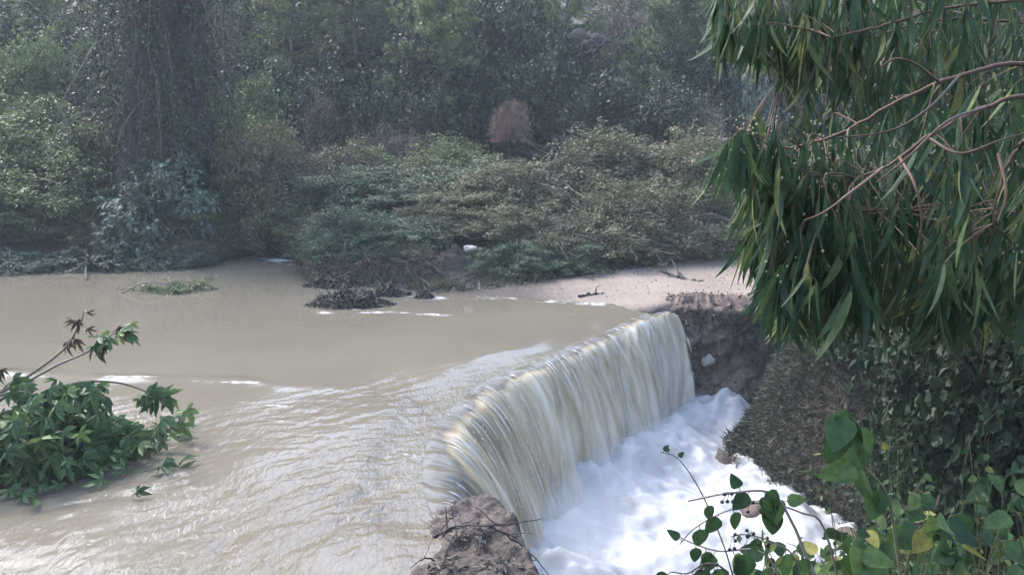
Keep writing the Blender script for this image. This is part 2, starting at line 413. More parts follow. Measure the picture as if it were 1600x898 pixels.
# ------------------------------------------------------------------ the land: lip of the fall, pit, shoreline
LIP_PX = [(1062, 472), (1020, 482), (965, 505), (905, 532), (850, 556), (800, 574), (758, 596), (722, 626), (696, 660), (682, 700), (684, 745), (700, 790)]
LIP = np.array([gp(*p)[:2] for p in LIP_PX])
lip_s = smooth_path(np.c_[LIP, np.zeros(len(LIP))], 200)[:, :2]
WALLY = LIP[0][1] + .05
PIT = [tuple(p) for p in lip_s[::8]] + [tuple(LIP[-1]), (-.12, 6.0), (.08, 5.4), (.35, 4.7), (2.0, 5.2), (4.0, 6.4), (12, 6.9), (12, 8.6), (5.0, 8.9), (4.0, 9.6), (3.62, 10.7), (3.25, 12.0), (3.6, 13.3), (4.6, WALLY), (LIP[0][0], WALLY)]
SHORE = np.array([gp(*p)[:2] for p in [(-900, 452), (-200, 440), (0, 428), (170, 420), (330, 412), (400, 397), (465, 406), (490, 440), (600, 452), (700, 460), (830, 466), (900, 470), (1000, 477), (1062, 472)]] + [np.array([30, WALLY])])
BANK = np.array([[-60, 19.5]] + [gp(*p)[:2] for p in [(-200, 436), (0, 424), (170, 416), (330, 408), (400, 393), (465, 400), (490, 434), (600, 444), (700, 450), (760, 448), (900, 434), (1000, 424), (1100, 412), (1215, 407)]] + [np.array([40, 20])])
def hill(x, y):
    yy = y - 24.5 - 1.2 * np.sin(x * .11 + 1)
    return np.where(yy > 0, .30 * yy * sm(yy / 8), 0) - .30 * np.maximum(0, yy - 50)
def terrain(x, y):
    ys = np.interp(x, SHORE[:, 0], SHORE[:, 1]); yb = np.interp(x, BANK[:, 0], BANK[:, 1])
    sdm = seg_dist(x, y, PIT + [PIT[0]]); ins = inside(x, y, PIT)
    sdp = np.where(ins, sdm, -sdm)
    far = np.minimum(.05 * (y - ys), .25) + .9 * sm((y - yb) / 3.0) + hill(x, y) + .10 * fbm(x * .5, y * .5, 0, 3, 5) * sm((y - yb) / 2)
    bed = -.35 + 0 * x
    h = np.where(y > ys, np.maximum(far, -.02), bed * sm((ys - y) / .7))
    # near bank below the viewpoint
    near = 1.4 - 1.95 * sm((y - .8) / 4.3) + .35 * sm((x - .9) / 1.5) * sm((6.6 - y) / 1.5) + .05 * fbm(x * 1.2, y * 1.2, 0, 3, 9)
    wn = sm((6.9 - y) / 1.0)
    h = np.where(y < 6.9, np.maximum(near * wn + h * (1 - wn), np.where(y < 5.2, -.5, -.5)), h)
    # bank beside the plunge pool
    rb = sm((x - 3.0) / .3) * sm((14.4 - y) / .5) * sm((y - 8.2) / .6)
    hr = -2.0 + 1.95 * sm(-sdp / 1.05) + .6 * sm((x - 4.5) / 4) + .10 * fbm(x * 1.1, y * 1.1, 0, 4, 21)
    h = h * (1 - rb) + hr * rb
    pit = -2.25 + .1 * fbm(x, y, 0, 3, 3)
    k = sm(sdp / .28)
    h = h * (1 - k) + pit * k
    # river valley sides far upstream and behind the viewpoint
    h = h + .35 * np.maximum(0, -y - 6) * (y < 0)
    return h
def axis(segs):
    out = []
    for a, b, st in segs: out += list(np.arange(a, b, st))
    return np.array(out + [segs[-1][1]])
def grid_faces(nx, ny):
    i = np.arange(ny - 1)[:, None] * nx; j = np.arange(nx - 1)[None, :]
    return np.stack([i + j, i + j + 1, i + nx + j + 1, i + nx + j], -1).reshape(-1, 4)
gx = axis([(-160, -60, 10), (-60, -14, 1.0), (-14, 9, .14), (9, 60, 1.0), (60, 160, 10)])
gy = axis([(-60, -10, 5), (-10, 0, 1.0), (0, 19.5, .14), (19.5, 30, .35), (30, 90, 1.2), (90, 180, 10)])
X, Y = np.meshgrid(gx, gy)
Z = terrain(X, Y)
sand = sm((X - .2) / 1.4) * sm((np.interp(X, BANK[:, 0], BANK[:, 1]) + .35 - Y + .4 * fbm(X * 1.5, Y * 1.5, 0, 3, 8)) / .5) * (Y > 14.2) * (X > -3)
sand = sand * (Z > -.06)
terr = link('ground', mesh_np('ground', np.c_[X.ravel(), Y.ravel(), Z.ravel()], grid_faces(len(gx), len(gy)), M['soil'], True, {'sand': sand.ravel()}))
tag(terr, kind='structure')
def gz(x, y): return float(terrain(np.array([float(x)]), np.array([float(y)]))[0])

# ---- earth bank of the pit (the far wall of the plunge pool)
ns, ntt = 150, 60
wp = smooth_path(np.array([[LIP[0][0] - .2, WALLY + .15, 0], [LIP[0][0] + .1, WALLY - .05, 0], [3.6, WALLY - .12, 0], [4.4, WALLY - .02, 0], [5.2, WALLY - .15, 0], [6.6, WALLY - .25, 0], [9, WALLY + .3, 0]]), ns)
S_, T_ = np.meshgrid(np.linspace(0, 1, ns), np.linspace(0, 1, ntt))
tang = np.gradient(wp, axis=0); tang /= np.linalg.norm(tang, axis=1)[:, None]
nrm = np.c_[tang[:, 1], -tang[:, 0]]
sl_ = np.cumsum(np.r_[0, np.linalg.norm(np.diff(wp, axis=0), axis=1)])
A_ = sl_[None, :] + 0 * T_
zt = .10 + .05 * fbm(A_ * 1.7, 0 * A_, 0, 3, 31)
wz = zt - T_ * 2.35
outd = -.42 * (1 - sm(T_ / .10)) + .16 * fbm(A_ * 1.4, wz * 1.4, 0, 5, 32, .55) + .05 * fbm(A_ * 9, wz * 9, 0, 3, 33) + .42 * T_ ** 2 + .27
outd = outd - .12 * sm((.3 - np.abs(T_ - .34)) / .2) * sm(T_ / .2)
wz = np.where(T_ < .05, zt - .004 + .02 * fbm(A_ * 4, T_ * 9, 0, 3, 3), wz)
WX = wp[None, :, 0] + nrm[None, :, 0] * outd; WY = wp[None, :, 1] + nrm[None, :, 1] * outd
eb = link('earth_bank', mesh_np('earth_bank', np.c_[WX.ravel(), WY.ravel(), wz.ravel()], grid_faces(ns, ntt)[:, ::-1], M['wall_earth'], True))
tag(eb, kind='structure')

# ------------------------------------------------------------------ the river above the fall
rx = axis([(-60, -12, .6), (-12, -9, .1), (-9, -6, .045), (-6, 3.4, .03)])
ry = axis([(2.6, 5, .12), (5, 9.5, .024), (9.5, 11.5, .04), (11.5, 23, .09)])
X, Y = np.meshgrid(rx, ry)
liptup = [tuple(p) for p in lip_s]
dl = seg_dist(X, Y, liptup[::4])
rip = np.clip(sm((10.3 + .35 * (X + 4) * .3 - Y + .8 * fbm(X * .6, Y * .6, 0, 2, 71)) / 2.2) * (.75 + .45 * fbm(X * .8, Y * .8, 0, 2, 72)) + .85 * sm((1.0 - dl) / 1.0) * sm((12 - Y) / 2), 0, 1.2)
rip = np.maximum(rip, .035)
Zw = np.zeros_like(X)
wx = X + .25 * fbm(X * .7, Y * .7, 0, 2, 61); wy = Y + .25 * fbm(X * .7, Y * .7, 0, 2, 62)
for i in range(40):
    lam = 10 ** random.uniform(-.9, -.12)
    a = math.atan2(-.54, .84) + random.gauss(0, .42)
    ph = random.uniform(0, 6.28)
    ph2 = 2 * math.pi / lam * (wx * math.cos(a) + wy * math.sin(a)) + ph
    env = .5 + .5 * vnoise(X * .9 + i * 7.1, Y * .9, 0, 80 + i)
    Zw += lam * .019 * env * (.7 * np.sin(ph2) + .9 * (1 - 2 * np.abs(np.sin(ph2 * .5 + 1)) ** .8))
Zw *= rip
sdl = np.where(inside(X, Y, PIT), -dl, dl)
Zw *= sm((dl - .05) / .5)
Zw += np.where(sdl > 0, -.07 * np.exp(-4 * np.maximum(sdl, 0) / 1.1) - .047 * sm((.75 - sdl) / .57) - .02 * sm((.085 - sdl) / .04), -.137 + 1.5 * np.minimum(sdl, 0))
Zw += .022 * np.exp(-((Y - (9.95 - .12 * (X + 4.5)) - .12 * fbm(X * 1.1, 0 * X, 0, 3, 66)) / .14) ** 2) * sm((-1.5 - X) / 1.5) * (.6 + .6 * vnoise(X * 1.5, Y * 0, 0, 67))
foam = np.zeros_like(X)
def streak(pts, wdt, val):
    global foam
    d = seg_dist(X, Y, [tuple(gp(*p)[:2]) for p in pts])
    foam = np.maximum(foam, val * np.exp(-(d / wdt) ** 2) * np.clip(.8 + .55 * fbm(X * 2.2, Y * 5, 0, 3, 77), .25, 1.05))
streak([(165, 590), (250, 591), (330, 597), (400, 599)], .09, .55)
streak([(420, 601), (470, 603)], .06, .53); streak([(490, 606), (530, 608)], .05, .53)
streak([(380, 628), (450, 632), (520, 637)], .05, .6); streak([(330, 650), (440, 655)], .05, .55)  # white glint lines on the flow, painted in through the foam mask
streak([(505, 488), (530, 491), (590, 488), (650, 489), (700, 492)], .22, .56)
streak([(520, 480), (560, 483)], .12, .6)
streak([(605, 462), (700, 466), (790, 466), (860, 470), (960, 476)], .30, .57)
streak([(398, 404), (430, 406), (462, 411)], .40, .72)
streak([(600, 512), (690, 512)], .06, .45); streak([(800, 490), (900, 490)], .1, .45)
streak([(650, 700), (600, 690), (560, 705)], .12, .42); streak([(640, 760), (560, 800)], .15, .4)
foam = np.maximum(foam, .50 * sm((.32 - dl) / .3))
F = grid_faces(len(rx), len(ry))
ins = inside(X, Y, PIT)
bad = (ins & (dl > .20)) | ((X > 3.05)) | (ins & (seg_dist(X, Y, [(LIP[-1][0], LIP[-1][1]), (0, 6), (.5, 5.3), (2, 5.6)]) < .6) & (dl > .05))
bad |= (X > -.15) & (Y < 6.4)
F = F[~bad.ravel()[F].any(1)]
river = link('river', mesh_np('river', np.c_[X.ravel(), Y.ravel(), Zw.ravel()], F, M['water'], True, {'foam': foam.ravel(), 'ripple': np.clip(rip, .04, 1).ravel() * .5}))
tag(river, kind='structure')

# ------------------------------------------------------------------ the waterfall
nS, nT = 620, 110
L3 = smooth_path(np.c_[LIP, np.zeros(len(LIP))], nS)
tg = np.gradient(L3, axis=0); tg /= np.linalg.norm(tg, axis=1)[:, None]
on = np.c_[-tg[:, 1], tg[:, 0]]
if on[nS // 2] @ np.array([1, -1]) < 0: on = -on
ker = np.hanning(121); ker /= ker.sum()
for k in (0, 1): on[:, k] = np.convolve(np.pad(on[:, k], 60, mode='edge'), ker, 'valid')
on /= np.linalg.norm(on, axis=1)[:, None]
sa = np.cumsum(np.r_[0, np.linalg.norm(np.diff(L3, axis=0), axis=1)])
fr = np.linspace(0, 1, nS)
speed = .95 + .75 * sm(fr / .75) - .55 * sm((fr - .86) / .14) + .10 * fbm(sa * 2.2, 0 * sa, 0, 4, 41)
# the lip breaks into ragged tongues
jag = .06 * fbm(sa * 4.5, 0 * sa, 0, 3, 44)
def fall_point(si, tau, extra=0.0, up=0.0):
    """si index along lip (float array), tau flight time (<0: still sliding up to the lip)"""
    i = np.clip(si, 0, nS - 1).astype(int)
    v = speed[i] + extra
    d = np.where(tau < 0, tau * 1.1, v * tau) + jag[i] * 0
    z = np.where(tau < 0, -.07 * np.exp(np.minimum(tau, 0) * 4), -.07 - .254 * v * np.maximum(tau, 0) - 4.9 * np.maximum(tau, 0) ** 2) + up - .045
    return np.stack([L3[i, 0] + on[i, 0] * d, L3[i, 1] + on[i, 1] * d, z], -1)
tau = np.r_[np.linspace(-.16, 0, 16)[:-1], np.linspace(0, .66, nT - 15) ** 1.0]
SI, TA = np.meshgrid(np.arange(nS), tau)
V = fall_point(SI, TA)
Sm = sa[SI]
plen = np.cumsum(np.linalg.norm(np.diff(V, axis=0, prepend=V[:1]), axis=2), axis=0)
ridge = .8 * fbm(Sm * 2.3 + .8 * vnoise(Sm * .8, TA * 3, 0, 90), TA * 1.3, 0, 3, 45, .6) + .20 * fbm(Sm * 9 + .8 * vnoise(Sm * 2, TA * 5, 0, 92), TA * 3.5, 0, 3, 47, .5)
tq = np.clip(TA, 0, 1)
amp = .012 + .095 * sm(tq / .5)
nx_ = on[SI]
V[..., 0] += nx_[..., 0] * ridge * amp; V[..., 1] += nx_[..., 1] * ridge * amp
V[..., 2] += ridge * (.016 + .02 * sm(tq / .1)) * sm((TA + .16) / .16) + .03 * fbm(Sm * 3, TA * 9, 0, 3, 46) * sm((TA - .2) / .3)
frS = fr[SI]
st0 = .02 + .05 * vnoise(Sm * 3.1, 0 * Sm, 0, 48) + .07 * sm((frS - .7) / .2)
foam = -.45 * (1 - sm((TA + .05 - st0) / .13)) - .10 + .26 * sm(tq / .62) + .16 * (1 - sm(frS / .35)) + .12 * sm((.06 - np.abs(TA - .07)) / .06) - .14 * np.exp(-((frS - .62) / .10) ** 2) * sm(tq / .2)
foam = foam - .22 * sm((frS - .72) / .2) * (1 - sm((tq - .12) / .25))
gap = .05 + .50 * sm((.045 - frS) / .045) * sm((TA) / .1) + .33 * sm((.14 - frS) / .10) * sm(tq / .15)
gap = np.maximum(gap, 1.2 * (1 - sm((TA + .16) / .08)))
gap = np.maximum(gap, .45 * sm((frS - .985) / .015) * (TA > 0))
uv = np.c_[Sm.ravel(), plen.ravel()]
fallroot = empty('waterfall', tuple(np.r_[L3[nS // 2][:2], -2.0]))
tag(fallroot, 'sheet of muddy cream water pouring over the long ledge into white foam', 'waterfall')
off = np.array(fallroot.location)
link('water_sheet', mesh_np('water_sheet', V.reshape(-1, 3) - off, grid_faces(nS, len(tau)), M['fall'], True, {'foam': foam.ravel(), 'gap': gap.ravel()}, uv), fallroot)
mb = MB()
for k in range(85):
    s0 = nS * (random.random() ** .8)
    t0 = random.uniform(-.06, .12) if random.random() < .6 else random.uniform(0, .45)
    t1 = t0 + random.uniform(.08, .26)
    if t1 > .64: t1 = .64
    n = 14
    tt = np.linspace(t0, t1, n)
    drift = random.gauss(0, 2)
    P = fall_point(np.clip(s0 + drift * (tt - t0), 0, nS - 1), tt, random.uniform(.0, .10), random.uniform(.008, .03))
    P[:, :2] += on[int(min(s0, nS - 1))] * .02
    rad = random.uniform(.004, .011) * np.sin(np.linspace(.15, math.pi - .1, n)) + .001
    mb.tube(P, rad, sides=5)
mb.build('water_strands', M['strand'], fallroot, True, 'stuff', off)
# drops thrown off the falling sheet and the splash at its foot
mb = MB()
oct_v = np.array([[1, 0, 0], [-1, 0, 0], [0, 1, 0], [0, -1, 0], [0, 0, 1], [0, 0, -1]], float)
oct_f = np.array([[0, 2, 4], [2, 1, 4], [1, 3, 4], [3, 0, 4], [2, 0, 5], [1, 2, 5], [3, 1, 5], [0, 3, 5]])
nd = 2600
si = rng.random(nd) * nS; ta = .62 * np.sqrt(rng.random(nd))
P = fall_point(si, ta, rng.normal(.05, .07, nd), .02)
late = rng.random(nd) < .45
P[late, 2] = -1.85 + rng.exponential(.16, late.sum()); P[late, 0] += rng.normal(.1, .25, late.sum()); P[late, 1] += rng.normal(-.1, .25, late.sum())
sz = rng.uniform(.003, .009, nd)
Vd = P[:, None, :] + oct_v[None] * sz[:, None, None] * np.array([1, 1, 1.8])
mb.add(Vd.reshape(-1, 3), (oct_f[None] + np.arange(nd)[:, None, None] * 6).reshape(-1, 3))
mb.build('spray_drops', M['strand'], fallroot, True, 'stuff', off)

# ------------------------------------------------------------------ the plunge pool, all foam
fx = axis([(-1.5, 6.2, .045), (6.2, 12, .3)]); fy = axis([(5.0, 15.2, .045)])
X, Y = np.meshgrid(fx, fy)
basel = [tuple(p) for p in (L3[:, :2] + on * (speed[:, None] * .60))[::12]]
db = seg_dist(X, Y, basel)
q = fbm(X * 1.1, Y * 1.1, 0, 5, 51, .55); q2 = np.abs(fbm(X * 2.4 + .4 * q, Y * 2.4, 0, 4, 52, .5))
Zf = -1.84 + .10 * q + .05 * (1 - q2) * .6 + .22 * np.exp(-(db / .55) ** 2) * (1 + .5 * q) + .018 * fbm(X * 7, Y * 7, 0, 3, 53)
e = gp(1150, 622, -1.6); Zf += .30 * np.exp(-(((X - e[0]) / .5) ** 2 + ((Y - 14.4) / .8) ** 2)) * (1 + .6 * fbm(X * 3, Y * 3, 0, 3, 54))
e = gp(1240, 790, -1.6); Zf += .30 * np.exp(-(((X - e[0]) / .28) ** 2 + ((Y - e[1]) / .5) ** 2))
Zf -= .5 * sm((X - 4.6) / 2) * 0
F = grid_faces(len(fx), len(fy))
sdp = seg_dist(X, Y, PIT + [PIT[0]])
bad = ~(inside(X, Y, PIT) | (sdp < .5))
F = F[~bad.ravel()[F].any(1)]
pool = link('plunge_pool', mesh_np('plunge_pool', np.c_[X.ravel(), Y.ravel(), Zf.ravel()], F, M['foam'], True))
tag(pool, kind='structure')
#@@PLANTS
# ------------------------------------------------------------------ haze
def box_mesh(name, lo, hi, mat):
    lo, hi = np.array(lo, float), np.array(hi, float)
    V = np.array([[(lo, hi)[a][0], (lo, hi)[b][1], (lo, hi)[c][2]] for c in (0, 1) for b in (0, 1) for a in (0, 1)])
    F = np.array([[0, 2, 3, 1], [4, 5, 7, 6], [0, 1, 5, 4], [2, 6, 7, 3], [0, 4, 6, 2], [1, 3, 7, 5]])
    return mesh_np(name, V, F, mat, False)
hm = bpy.data.materials.new('haze'); hm.use_nodes = True
hn = hm.node_tree; hn.nodes.clear()
ho = hn.nodes.new('ShaderNodeOutputMaterial'); pv = hn.nodes.new('ShaderNodeVolumePrincipled')
pv.inputs['Color'].default_value = (.78, .86, .93, 1); pv.inputs['Density'].default_value = .0015; pv.inputs['Anisotropy'].default_value = 0.0
hn.links.new(pv.outputs[0], ho.inputs['Volume'])
hz = link('haze', box_mesh('haze', (-165, -65, -4.5), (165, 185, 36), hm)); tag(hz, kind='stuff')

mm_ = bpy.data.materials.new('mist'); mm_.use_nodes = True
hn = mm_.node_tree; hn.nodes.clear()
ho = hn.nodes.new('ShaderNodeOutputMaterial'); pv = hn.nodes.new('ShaderNodeVolumePrincipled')
pv.inputs['Color'].default_value = (.9, .93, .98, 1); pv.inputs['Density'].default_value = .30
hn.links.new(pv.outputs[0], ho.inputs['Volume'])
def blob(name, path, r, mat):
    path = smooth_path(path, 16); mb = MB()
    q_ = np.linspace(0, 1, 16); mb.tube(path, np.maximum(r * np.sin(math.pi * np.clip(q_, .001, .999)) ** .5, .01), sides=14)
    return mb.build(name, mat, None, True, 'stuff')
bl_ = L3[:, :2] + on * (speed[:, None] * .62)
for k_, r_ in enumerate((.62, .42)):
    o = blob('mist', [np.r_[bl_[i_], -1.80 + .1 * k_] + np.array([.15, -.1, 0]) for i_ in (0, 130, 260, 390, 520, 610)], r_, mm_)
# ------------------------------------------------------------------ shrubs
def rand_dirs(n, zmin=-.1):
    d = rng.normal(size=(n * 4 + 20, 3)); d /= np.linalg.norm(d, axis=1)[:, None]
    d = d[d[:, 2] > zmin][:n]
    return d
def shrub_mesh(name, mat, canes=130, per=75, leaf=.07, wid=.045, radius=1.0, bare=.25, droop=.35, lumps=9, twigs=90, spread=.11, stem_r=.010):
    """a tangle of arching canes with leaves along them; unit size about 2 m across and 1.6 m high, standing at z = 0"""
    lv, st = MB(), MB()
    lump_d = rand_dirs(lumps, .0); lump_a = rng.uniform(-.36, .42, lumps)
    dirs = rand_dirs(canes, .02)
    for d in dirs:
        g = np.exp(-np.sum((lump_d - d) ** 2, 1) / .22)
        rad = radius * (1 + (g * lump_a).sum()) * rng.uniform(.72, 1.08)
        base = np.array([rng.normal(0, .32), rng.normal(0, .32), 0]) * radius
        e = d * rad * np.array([1, 1, 1.45]); e[2] = max(e[2], .05)
        mid = base * .5 + e * .5 + np.array([0, 0, .30 + .2 * rng.random()]) * radius
        path = smooth_path([base, mid, e, e + (e - mid) * .16 + np.array([0, 0, -droop * .3])], 12)
        if rng.random() < .55: st.tube(path, stem_r, stem_r * .35, 3, rng.random())
        n = per
        nodes = rng.beta(2.4, 1.0, 5); pick = rng.integers(0, 5, n); t = np.clip(nodes[pick] + rng.normal(0, .02, n), 0, 1)
        nsh = rng.normal(0, .13, 5)[pick]; noff = (rng.normal(size=(5, 3)) * spread * .9)[pick]
        P = sample(path, t) + noff + rng.normal(size=(n, 3)) * spread * .52
        P[:, 2] = np.maximum(P[:, 2], .0)
        D = rng.normal(size=(n, 3)) + (P / (np.linalg.norm(P, axis=1)[:, None] + 1e-6)) * .8; D[:, 2] -= droop
        Nn = rng.normal(size=(n, 3)) * .55 + (P / (np.linalg.norm(P, axis=1)[:, None] + 1e-6)) * .9 + noff / (np.linalg.norm(noff, axis=1)[:, None] + 1e-6) * .7 + np.array([0, 0, .5])
        sz = rng.uniform(.6, 1.25, n)
        r = np.clip(rng.normal(.45, .15, n) + nsh + rng.normal(0, .10), 0, 1)
        lv.cards(P, D, Nn, leaf * sz, wid * sz, .2, r)
    for k in range(twigs):
        d = rand_dirs(1, .05)[0]
        p = d * radius * np.array([1, 1, 1.45]) * rng.uniform(.6, .95)
        st.tube(arc(p, d + rng.normal(size=3) * .7, rng.uniform(.25, .8), .8, 7, .55), .0065, .002, 3, rng.random())
    return lv.mesh(name + '_leaves', mat), st.mesh(name + '_stems', M['twig'])
SHRUBS = {}
for k in range(3): SHRUBS['bramble', k] = shrub_mesh('bramble', M['bramble'], 170, 150, .056, .034, twigs=330, droop=.25)
for k in range(3): SHRUBS['olive', k] = shrub_mesh('olive', M['olive'], 170, 150, .062, .038, twigs=140)
for k in range(3): SHRUBS['teal', k] = shrub_mesh('teal', M['teal'], 170, 150, .064, .036, twigs=110)
for k in range(2): SHRUBS['oak', k] = shrub_mesh('oak', M['oak'], 170, 110, .075, .052, twigs=20, spread=.14)
for k in range(2): SHRUBS['grey', k] = shrub_mesh('grey', M['greyleaf'], 70, 60, .13, .065, twigs=10, droop=1.2, spread=.09)
for k in range(2): SHRUBS['dry', k] = shrub_mesh('dry', M['dry'], 130, 45, .055, .022, twigs=420, droop=.3)
SHRUBS['russet', 0] = shrub_mesh('russet', M['russet'], 240, 70, .10, .010, twigs=380, droop=.9, lumps=3, spread=.06)
SHRUBS['dark', 0] = shrub_mesh('dark', M['darkivy'], 190, 130, .055, .042, twigs=40, spread=.12)
def shrub(kind, x, y, sx, sz, label, group, name='shrub', cat='shrub', z=None, sy=None, rz=None):
    ks = [q for q in SHRUBS if q[0] == kind]
    lm, smh = SHRUBS[random.choice(ks)]
    o = empty(name, (x, y, (gz(x, y) if z is None else z) - .06), random.uniform(0, 6.28) if rz is None else rz)
    o.scale = (sx, sy or sx * random.uniform(.85, 1.1), sz)
    tag(o, label, cat, group)
    lo = link('foliage', lm, o); lo['kind'] = 'stuff'
    link('stems', smh, o)
    return o
def shrub_px(kind, px, top, y, wpx, label, group, **kw):
    """px: picture column, top: picture row of its top, y: distance; width in pixels"""
    p = at(px, top, y); g = gz(p[0], y)
    hgt = max(.5, p[2] - g)
    return shrub(kind, p[0], y, wpx / FPX * y / 2.0, hgt / 1.5, label, group, **kw)

G_B = 'brown bramble bushes along the far bank'
G_O = 'olive green bushes along the far bank'
G_T = 'blue green bushes at the water edge'
L_B = 'tangled brown bramble bush among the brambles lining the far bank'
L_O = 'small leaved olive green bush rising from the far bank'
L_T = 'dense blue green leafy bush on the far bank above the water'
# brown brambles (centre and towards the sand)
for px, top, y, wpx in [(450, 205, 21.2, 190), (545, 225, 21.8, 170), (640, 245, 21.5, 160), (800, 255, 20.2, 210), (900, 205, 21.2, 230), (1010, 225, 21.0, 200), (1100, 215, 21.0, 200), (1185, 235, 20.6, 190), (940, 290, 18.6, 190), (1060, 295, 19.2, 190), (1150, 300, 20.2, 170), (850, 325, 17.9, 150), (700, 325, 18.4, 150), (770, 330, 18.2, 140), (745, 295, 19.2, 170), (505, 330, 19.4, 120), (1270, 230, 21.2, 220), (1400, 235, 21.5, 250), (1540, 230, 22, 260), (390, 290, 21.5, 140), (990, 340, 18.5, 150), (1240, 310, 20.5, 170)]:
    lab = ('bramble bush between the vine covered tree and the blue green bushes' if px == 450 else 'brown bramble bush showing above the blue green bushes' if px in (545, 640) else
           'brown bramble bush just behind the bare earth heap' if px in (700, 745, 770, 800) else 'tall rounded bramble bush below the russet dead bush' if px == 900 else 'bramble bush at the edge of the small inlet' if px == 390 else
           'tall brown bramble bush glimpsed behind the hanging eucalyptus leaves' if px > 1200 and top < 250 else 'tall brown bramble bush in the back row above the sand' if top < 250 else 'low bramble bush in the front row at the edge of the sand')
    shrub_px('bramble', px, top, y, wpx, lab, G_B, name='bramble_bush', cat='bush')
for px, top, y, wpx in [(40, 158, 22.5, 250), (120, 200, 21.5, 210), (20, 240, 20.8, 220), (400, 215, 22.5, 180), (500, 300, 20.8, 140), (700, 232, 22.4, 180), (-90, 200, 21.5, 240), (330, 300, 20.6, 130), (70, 300, 20.0, 180), (590, 232, 22.6, 160), (-180, 280, 20.3, 220)]:
    lab = 'olive green bush in the thicket beside the vine covered tree' if px < 200 else 'olive green bush between the vine covered tree and the inlet' if px == 330 else 'olive green bush rising behind the brown brambles'
    shrub_px('olive', px, top, y, wpx, lab, G_O, name='olive_bush', cat='bush')
for px, top, y, wpx in [(560, 268, 20.6, 190), (660, 275, 20.4, 190), (720, 300, 20.0, 140), (540, 325, 18.0, 150), (620, 330, 17.8, 150), (720, 250, 21.2, 150)]:
    shrub_px('teal', px, top, y, wpx, L_T, G_T, name='leafy_bush', cat='bush')
for px, top, y, wpx in [(440, 345, 21.8, 130), (525, 385, 17.3, 110), (590, 385, 17.1, 120), (655, 400, 17.0, 100)]:
    shrub_px('dry', px, top, y, wpx, 'flattened dry grey brown scrub lying along the muddy water edge', 'dry scrub at the mud edge', name='dry_scrub', cat='scrub')
shrub_px('dry', 340, 355, 20.2, 150, 'dry brown scrub beside the small inlet under the vine covered tree', None, name='dry_scrub', cat='scrub')
for px, top, y, wpx in [(890, 372, 17.6, 130), (815, 380, 17.1, 120)]:
    shrub_px('teal', px, top, y, wpx, 'low green clump growing beside the bare earth heap', 'green clumps by the earth heap', name='low_shrub', cat='shrub')
shrub_px('grey', 235, 262, 19.6, 170, 'blue grey broad leaved shrub in front of the vine covered tree', None, name='broadleaf_shrub')
for px, top, y, wpx in [(15, 318, 19.3, 90)]:
    shrub_px('grey', px, top, y, wpx, 'blue grey broad leaved shrub at the foot of the olive bushes', None, name='broadleaf_shrub')
for px, top, y, wpx in [(110, 372, 18.5, 110), (180, 385, 18.3, 110), (245, 380, 18.4, 100), (60, 385, 18.3, 100), (20, 395, 18.0, 110), (300, 392, 18.6, 90)]:
    shrub_px('grey', px, top, y, wpx, 'low grey green plant trailing into the muddy water', 'plants trailing into the water below the tree', name='trailing_plant', cat='plant', z=-.05)
for px, top, y, wpx in [(300, 375, 19.4, 110), (200, 355, 19.6, 130), (110, 350, 19.7, 140)]:
    shrub_px('bramble', px, top, y, wpx, 'dark bramble bush under the vine covered tree at the waterline', 'brambles under the vine tree', name='bramble_bush', cat='bush')
rb_ = shrub('russet', at(795, 185, 23.5)[0], 23.5, .56, .66, 'round russet brown dead bush in front of the dark evergreens', None, name='dead_bush', cat='bush', z=2.72)
mb = MB(); mb.tube(np.array([[0, 0, .3], [.04, .05, -1.0], [0, .1, -2.6]]), .05, .09, 6); mb.build('trunk', M['bark'], rb_, True)
shrub_px('grey', 1185, 110, 24.5, 100, 'pale grey green shrub standing behind the bramble thicket', None, name='grey_shrub')

# ------------------------------------------------------------------ hillside
def hill_shrub(px, top, y, wpx, kind='oak'):
    shrub_px(kind, px, top, y, wpx, {'oak': 'dark evergreen shrub directly behind the bank thicket' if y < 27 else 'dark evergreen shrub high on the hillside among far pines' if y > 33 else 'dark evergreen shrub under the pines at the hill foot', 'olive': 'pale olive shrub growing on the hillside between the pines', 'dry': 'leafless grey thicket on the hillside between the pines'}[kind],
             {'oak': 'dark hillside shrubs', 'olive': 'olive hillside shrubs', 'dry': 'grey hillside thickets'}[kind], name={'oak': 'evergreen_shrub', 'olive': 'hillside_shrub', 'dry': 'bare_thicket'}[kind])
for px, top, y, wpx in [(560, 60, 31, 260), (640, 95, 28, 190), (720, 130, 26.5, 150), (845, 125, 26, 170), (960, 130, 26.5, 210), (1090, 110, 27, 210), (420, 100, 28, 200), (330, 60, 31, 240), (60, 70, 29, 240), (-60, 40, 31, 300), (150, 60, 31, 200), (790, 40, 30, 190), (870, 55, 31, 150), (1010, 60, 31, 170), (1210, 60, 30, 240), (1350, 60, 29, 260), (1500, 40, 30, 260), (480, 30, 36, 260), (700, -10, 37, 260), (240, -10, 38, 260), (1130, -10, 37, 260), (600, 150, 25.2, 150), (500, 140, 26, 160), (1060, 165, 24.6, 150), (910, 175, 24.2, 110), (670, 175, 24.6, 120)]:
    hill_shrub(px, top, y, wpx)
for px, top, y, wpx in [(30, 95, 25.5, 190), (390, 120, 25.5, 150), (820, 10, 35, 200), (1150, 40, 33, 160), (0, 0, 40, 300), (440, -20, 42, 260), (330, 150, 25, 120), (760, 25, 32, 110)]:
    hill_shrub(px, top, y, wpx, 'olive')
for px, top, y, wpx in [(500, 145, 24.6, 90), (980, -10, 36, 150), (570, -30, 42, 180), (1105, 160, 23.6, 70), (350, 30, 29, 130), (640, 205, 23.2, 110), (590, 195, 23.4, 90)]:
    hill_shrub(px, top, y, wpx, 'dry')
